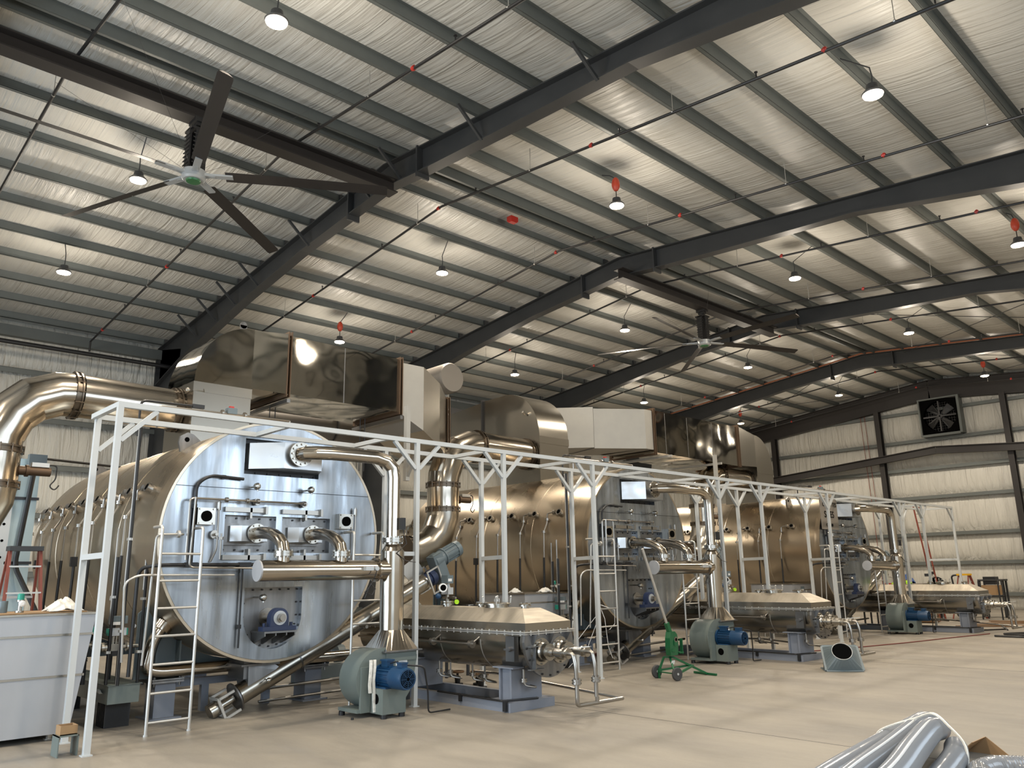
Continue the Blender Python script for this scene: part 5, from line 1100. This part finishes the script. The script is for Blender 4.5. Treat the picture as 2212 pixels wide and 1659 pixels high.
# ------------------------------------------------------------------ green conduit bender
def bender():
    wx = [(-8.14, 11.33), (-8.62, 11.43)]; top = V((-8.42, 11.62, .33))
    t = thing('conduit_bender_cart', 'bright green hand bender on a two-wheeled stand with a long grey lever', 'bender', (-8.4, 11.6, 0))
    ax = V((wx[0][0]-wx[1][0], wx[0][1]-wx[1][1], 0)).normalized()
    for i, (x, y) in enumerate(wx):
        w_ = MB().rings(V((x, y, .105))-ax*.022, ax, [(0, .07), (.0, .095), (.01, .105), (.034, .105), (.044, .095), (.044, .07)], 24).build('wheel', 'rubber', t)
        MB().rings(V((x, y, .105))-ax*.020, ax, [(0, .02), (.0, .066), (.006, .072), (.034, .072), (.040, .066), (.040, .02), (.05, .018)], 20).build('hub', 'lightgrey', w_)
    a, b = V((wx[0][0], wx[0][1], .105)), V((wx[1][0], wx[1][1], .105))
    F = V((-8.22, 12.30, .02))
    MB().bar(a, b, .018, .018).build('axle', 'bgreen', t)
    MB().bar(b-ax*-.05, top+V((-.12, -.08, 0)), .028, .028).bar(top+V((-.12, -.08, 0)), top+V((.02, -.02, 0)), .028, .028).bar(top+V((-.02, -.05, 0)), a-ax*.05, .028, .028).bar(b+V((.05, 0, .02)), (-8.33, 12.0, .18), .028, .028).bar(b+V((.05, 0, .05)), b+V((.05, 0, -.105)), .03, .03).build('wheel_frame', 'bgreen', t, True)
    MB().bar(top+V((0, .0, 0)), F, .032, .032).bar(a+V((0, .02, .0)), (-8.30, 12.02, .17), .03, .03).bar((-8.52, 12.36, .02), (-8.02, 12.28, .02), .032, .032).build('front_leg', 'bgreen', t, True)
    c = top+V((0, 0, .03))
    prof = [(-.13, 0), (.12, 0), (.14, .10), (.15, .22), (.12, .33), (.05, .38), (-.10, .38), (-.14, .28), (-.15, .12)]
    mb = MB(); mb.loft([[c+V((q*-.15+e, q, h)) for q, h in prof] for e in (-.05, .05)]); mb.bar(c+V((.0, .14, .03)), c+V((0, .27, .03)), .09, .02).bar(c+V((0, .27, .0)), c+V((0, .27, .25)), .05, .02, up=(0, 1, 0)).b2(c.x-.04, c.x+.07, c.y-.1, c.y-.02, c.z+.06, c.z+.11).b2(c.x-.04, c.x+.065, c.y-.02, c.y+.05, c.z+.16, c.z+.24)
    hd = mb.build('bender_head', 'bgreen', t, True)
    MB().rings(c+V((.05, .04, .25)), (1, 0, 0), [(0, .045), (.015, .045), (.015, .03)], 18).build('pivot_ring', 'flange', hd); MB().cyl(c+V((.06, .04, .25)), c+V((.066, .04, .25)), .027, n=14).build('pivot_hole', 'hole', hd)
    h0 = c+V((.0, -.05, .38)); h1 = V((-8.40, 10.93, 2.10)); d = (h1-h0).normalized()
    MB().bar(h0-d*.02, h0+d*.16, .07, .06, up=(1, 0, 0)).build('lever_socket', 'bgreen', t, True); MB().cyl(h0+d*.1, h1, .022, n=12).build('lever', 'galv', t)
    MB().box((-8.33, 11.50, .26), (.004, .09, .06), 0, .3).build('paper_tag', 'glasswhite', t, True)
bender()
# ------------------------------------------------------------------ square-to-round duct hood on the floor
def hood():
    t = thing('transition_hood', 'grey painted square-to-round duct hood lying on the floor, round black mouth up', 'duct fitting', (-6.9, 14.3, 0))
    A = [V((-6.89, 13.93, .01)), V((-6.41, 14.31, .01)), V((-6.70, 14.76, .36)), V((-7.16, 14.38, .36))]   # square rim, leaning back
    n = 32; rc = V((-6.66, 14.10, .335)); nx = V((.40, -.62, .62)).normalized(); u = V((.62, .40, 0)).normalized(); v = nx.cross(u).normalized(); u = v.cross(nx).normalized()
    lo = []; hi = []; HPH = math.atan2((A[0]-rc).dot(v), (A[0]-rc).dot(u))
    if (A[1]-rc).dot(-u*math.sin(HPH)+v*math.cos(HPH)) < 0: v = -v; HPH = math.atan2((A[0]-rc).dot(v), (A[0]-rc).dot(u))
    for i in range(n):
        a = 2*PI*i/n+HPH; hi.append(rc+u*math.cos(a)*.165+v*math.sin(a)*.165)
        f = 4*i/n; j = int(f) % 4; lo.append(A[j].lerp(A[(j+1) % 4], f-int(f)))
    mb = MB(); mb.loft([lo, hi], False); 
    mb.loft([[p-nx*.005 for p in lo], [p-nx*.005 for p in hi]], False)
    mb.build('shell', 'gear', t, True)
    MB().loft([[rc+u*math.cos(2*PI*i/n)*.161+v*math.sin(2*PI*i/n)*.161-nx*.012 for i in range(n)], [rc+u*math.cos(2*PI*i/n)*.16+v*math.sin(2*PI*i/n)*.16-nx*.016 for i in range(n)]]).build('dark_mouth', 'hole', t)
    mb = MB()
    for i in range(n):
        a0, a1 = 2*PI*i/n, 2*PI*(i+1)/n; mb.bar(rc+u*math.cos(a0)*.165+v*math.sin(a0)*.165, rc+u*math.cos(a1)*.165+v*math.sin(a1)*.165, .006, .012, up=nx)
    mb.build('mouth_rim', 'lightgrey', t)
    mb = MB()
    for i in range(4): p, q = A[i], A[(i+1) % 4]; mb.bar(p+V((0, 0, .012)), q+V((0, 0, .012)), .05, .012, up=(nx.x, nx.y, nx.z))
    mb.build('square_rim', 'gear', t, True)
    MB().prism([(-7.22, 14.38), (-6.93, 13.96), (-6.50, 14.33), (-6.76, 14.78)], 'z', .0, .015).build('base_lip', 'gear', t, True)
    MB().loft([[(-7.17, 14.40, .015), (-7.16, 14.42, .015), (-7.15, 14.41, .35), (-7.17, 14.39, .35)], [(-6.91, 13.97, .015), (-6.90, 13.99, .015), (-6.90, 13.98, .02), (-6.91, 13.97, .02)]]).build('skirt_and_shade', 'hole', t, True)  # left skirt; its black colour stands in for shade under the rim
hood()
# ------------------------------------------------------------------ hoses at lower right
def ribbed(pts, r, name, par, mat='hose', pitch=.022):
    P = spline(pts, 10); L = [P[0]]
    for a, b in zip(P, P[1:]):
        m = max(1, int((b-a).length/(pitch/2)))
        for i in range(1, m+1): L.append(a.lerp(b, i/m))
    rs = [r if i % 2 else r*.955 for i in range(len(L))]
    return MB().tube(L, rs, 18).build(name, mat, par)
t = thing('hose_bundle', 'bundle of clear ribbed suction hose strapped with white tape, lower right corner', 'hose', (-3.2, 7.6, 0))
HP = [[(-3.1, 5.2, .11), (-3.31, 6.55, .11), (-3.46, 7.67, .11), (-3.60, 8.87, .11), (-3.67, 9.5, .11)],
      [(-2.7, 5.0, .22), (-2.90, 6.14, .24), (-3.06, 7.11, .24), (-3.29, 8.39, .24), (-3.50, 9.2, .16)],
      [(-2.3, 4.8, .36), (-2.44, 5.7, .37), (-2.67, 6.66, .37), (-2.92, 7.67, .34), (-3.2, 8.65, .20)],
      [(-2.4, 5.2, .12), (-2.46, 6.1, .14), (-2.60, 7.01, .16), (-2.74, 7.67, .16), (-2.95, 8.3, .11)]]
for i, p in enumerate(HP): ribbed(p, .10, 'hose_run', t)
ribbed([(-2.42, 7.25, .10), (-2.50, 7.55, .10), (-2.35, 7.85, .10), (-1.6, 8.1, .10)], .10, 'hose_run', t)
for i, p in enumerate(HP[1:3]):
    mb = MB(); q = spline([V(a)+V((.03, -.05, .094)) for a in p], 10); mb.tube(q, .010, 6); mb.build('white_stripe', 'glasswhite', t)
mb = MB(); mb.tube(spline([(-3.66, 8.3, .03), (-3.66, 8.3, .14), (-3.52, 8.22, .235), (-3.2, 8.1, .36), (-2.96, 7.9, .45), (-2.80, 7.8, .37), (-2.66, 7.7, .25), (-2.63, 7.6, .05)], 5), .012, 6); mb.build('tape_strap', 'cloth', t)
o = MB().prism([(-3.02, 0), (-2.66, 0), (-2.85, .15)], 'y', 8.80, 8.81).prism([(-3.02, 0), (-2.85, .15), (-2.86, .15), (-3.03, 0)], 'y', 8.45, 8.80).build('cardboard_flap', 'card', None, True); tag(o, 'folded cardboard flap behind the hose bundle, lower right', 'cardboard')
# ------------------------------------------------------------------ floor odds
o = MB().tube(fillet([(-9.4, 16.2, .012), (-8.75, 17.1, .012), (-8.32, 18.8, .012), (-7.95, 20.6, .012), (-7.75, 22.1, .012), (-7.38, 24.2, .012)], .5), .012, 6).build('red_hose', 'hosered'); tag(o, 'long dark red hose across the floor in front of the farthest machines', 'hose')
tag(MB().cyl((-9.05, 5.80, 0), (-9.05, 5.80, .025), .018, n=6).build('loose_nut', 'bolt'), 'black nut lying on the floor left of the nearest blower', 'nut')
tag(MB().box((-7.9, 17.4, .012), (.06, .04, .024)).build('debris_scrap', 'bolt'), 'left dark scrap on the floor beyond the grey hood', 'scrap', 'floor scraps'); tag(MB().box((-7.78, 17.62, .02), (.09, .06, .04), .5).build('debris_scrap', 'bolt'), 'right dark scrap on the floor beyond the grey hood', 'scrap', 'floor scraps')
def lying(name, a, b, r, mat, lb, cat, gr=None): tag(MB().tube([a, ((V(a)+V(b))/2+V((.05, 0, 0))), b], r, 6).build(name, mat), lb, cat, gr)
for i in range(7):
    y = 26.6+.5*i; od = ('first', 'second', 'third', 'fourth', 'fifth', 'sixth', 'seventh')[i]; lying('metal_rod', (-9.0+.1*(i % 3), y, .03+.02*(i % 2)), (-6.9+.15*i*.5, y+.9-.3*(i % 3), .03), .018, 'rusty', od+' of the rusty rods strewn on the floor beyond the farthest mixer, counting away', 'rod', 'strewn rusty rods')
o = MB().tube(fillet([(-7.0, 23.3, .03), (-6.3, 23.2, .03), (-5.9, 24.2, .03), (-6.6, 24.9, .03), (-7.1, 24.0, .03), (-6.0, 23.6, .05)], .3), .025, 8).build('cable_coil', 'bolt'); tag(o, 'loosely coiled pale cable on the floor at the right edge', 'cable')
o = MB().tube(fillet([(-8.4, 25.2, .02), (-7.9, 25.4, .02), (-7.5, 26.2, .02), (-7.7, 26.3, .10), (-7.4, 25.8, .02)], .2), .02, 6).build('welding_lead', 'black'); tag(o, 'short black welding lead beside the farthest mixer skid', 'cable')
o = MB().tube([(-10.05, 11.70, 1.15), (-9.95, 11.72, .9), (-10.0, 11.85, .4), (-9.95, 11.9, .2)], .006, 5).tube([(-10.05, 11.72, 1.15), (-9.9, 11.95, 1.05), (-9.95, 12.0, .80), (-10.0, 11.9, .7)], .006, 5).tube([(-10.08, 11.70, 1.0), (-10.3, 11.3, .5), (-10.5, 10.9, .1)], .006, 5).tube([(-10.08, 11.72, .95), (-10.2, 11.5, .4), (-10.5, 11.3, .05)], .006, 5).build('white_cable_bundle', 'glasswhite'); tag(o, 'white cables dangling by the white posts left of the middle drum face', 'cable')
# ------------------------------------------------------------------ clutter beyond the farthest mixer
def work_table(c, w_, d, h, mat, lb):
    t = thing('work_table', lb, 'table', c, None); x, y, z = c
    MB().b2(x-w_/2, x+w_/2, y-d/2, y+d/2, h-.06, h).build('table_top', mat, t, True)
    for a in (-1, 1):
        for b in (-1, 1): MB().b2(x+a*(w_/2-.05)-.03, x+a*(w_/2-.05)+.03, y+b*(d/2-.05)-.03, y+b*(d/2-.05)+.03, 0, h-.06).build('leg', mat, t, True)
    MB().b2(x-w_/2+.05, x+w_/2-.05, y-d/2+.05, y+d/2-.05, .35, .38).build('lower_shelf', mat, t, True)
work_table((-11.75, 30.6, 0), 1.3, .8, 1.20, 'flue', 'brown work table behind the farthest mixer, blue tarp on it')
tag(crumple('blue_tarp', (-11.9, 30.6, 1.20), .34, .3, .42, 21, 'tarpblue'), 'crumpled blue tarp on the work table behind the farthest mixer', 'tarp')
o = MB().rings((-11.9, 29.3, .95), (0, 0, 1), [(0, .10), (.28, .12), (.28, .11), (.1, .1)], 16).box((-11.9, 29.3, .475), (.3, .3, .95)).build('red_bucket', 'red'); tag(o, 'small red bucket behind the left end of the farthest mixer', 'bucket')
t = thing('dark_pipe_spool', 'short black pipe spool on end behind the farthest mixer, clamps on top', 'pipe', (-10.9, 31, .7)); MB().rings((-11.1, 31.4, 1.15), (.45, -1, .05), [(0, .25), (.5, .25), (.5, .22), (.05, .2)], 24).build('spool', 'dark', t); MB().rings((-10.87, 30.89, 1.175), (.45, -1, .05), [(0, .20), (.01, .22)], 20).build('bore', 'hole', t); MB().box((-11.2, 31.1, 1.48), (.25, .1, .10), .4).box((-11.0, 31.0, 1.55), (.12, .08, .10), .2).b2(-11.2, -10.9, 31.0, 31.3, 0, .95).build('clamp', 'bolt', t, True)
tag(crumple('high_vis_vest', (-9.75, 24.95, 1.272), .26, .12, .17, 31, 'hivis'), 'yellow-green high visibility vest heaped on the farthest mixer lid', 'vest')
step_ladder((-10.05, 31.2, 0), .60, .9, 1.45, ('rust', 'yellow'), 'red step ladder with yellow top behind the farthest mixer', 4, 1.2)
t = thing('extension_ladder', 'rust-red extension ladder leaning against the end of the white frame', 'ladder', (-10.4, 29.3, 0))
for s in (0, .38): MB().bar((-10.35+s*.1, 29.3+s, .0), (-10.75+s*.1, 29.3+s, 3.8), .03, .045, up=(1, 0, 0)).build('rail', 'rust', t, True)
for i in range(12): MB().cyl((-10.38-.033*i, 29.3, .25+.3*i), (-10.34-.033*i, 29.68, .25+.3*i), .014, n=6).build('rung', 'galv', t)
t = thing('welding_cart', 'dark blue welding cart with bent handle behind the farthest mixer', 'cart', (-10.3, 32.3, 0))
MB().b2(-10.75, -10.1, 32.0, 32.5, .25, 1.05).build('cabinet', 'tarpblue', t, True); MB().tube(fillet([(-10.7, 32.0, 1.05), (-10.75, 32.0, 1.45), (-10.15, 32.0, 1.48), (-10.05, 32.0, 1.05)], .12), .03, 8).build('handle', 'black', t)
for x in (-10.6, -10.2): MB().cyl((x, 31.97, .13), (x, 32.02, .13), .13, n=18).build('wheel', 'rubber', t)
work_table((-9.6, 32.6, 0), .8, .6, 1.30, 'dark', 'dark work table at the right behind the farthest mixer')
t = thing('generator', 'black-framed portable generator behind the right end of the farthest mixer', 'generator', (-9.25, 31.2, 0))
mb = MB()
for x in (-9.55, -8.95):
    mb.tube(fillet([(x, 30.9, .0), (x, 30.9, 1.28), (x, 31.5, 1.28), (x, 31.5, 0)], .06), .025, 8)
for z in (.75, 1.28): mb.cyl((-9.55, 30.9, z), (-8.95, 30.9, z), .022, n=8).cyl((-9.55, 31.5, z), (-8.95, 31.5, z), .022, n=8)
mb.build('frame', 'black', t); MB().b2(-9.50, -9.0, 30.98, 31.42, .80, 1.12).build('engine', 'card', t, True); MB().b2(-9.42, -9.05, 31.0, 31.4, 1.14, 1.40).build('fuel_tank', 'black', t, True)
t = thing('pallet_stack', 'stack of timber and rusty scrap on the floor behind the farthest mixer', 'timber', (-10.6, 28.5, 0))
for i in range(4): MB().box((-10.7, 28.3+.02*i, .06+.1*i), (1.2, .5, .07), .1*i).build('plank_layer', 'rusty', t, True)
MB().b2(-11.6, -11.35, 27.6, 27.9, 0, .95).build('orange_post', 'rust', t, True)
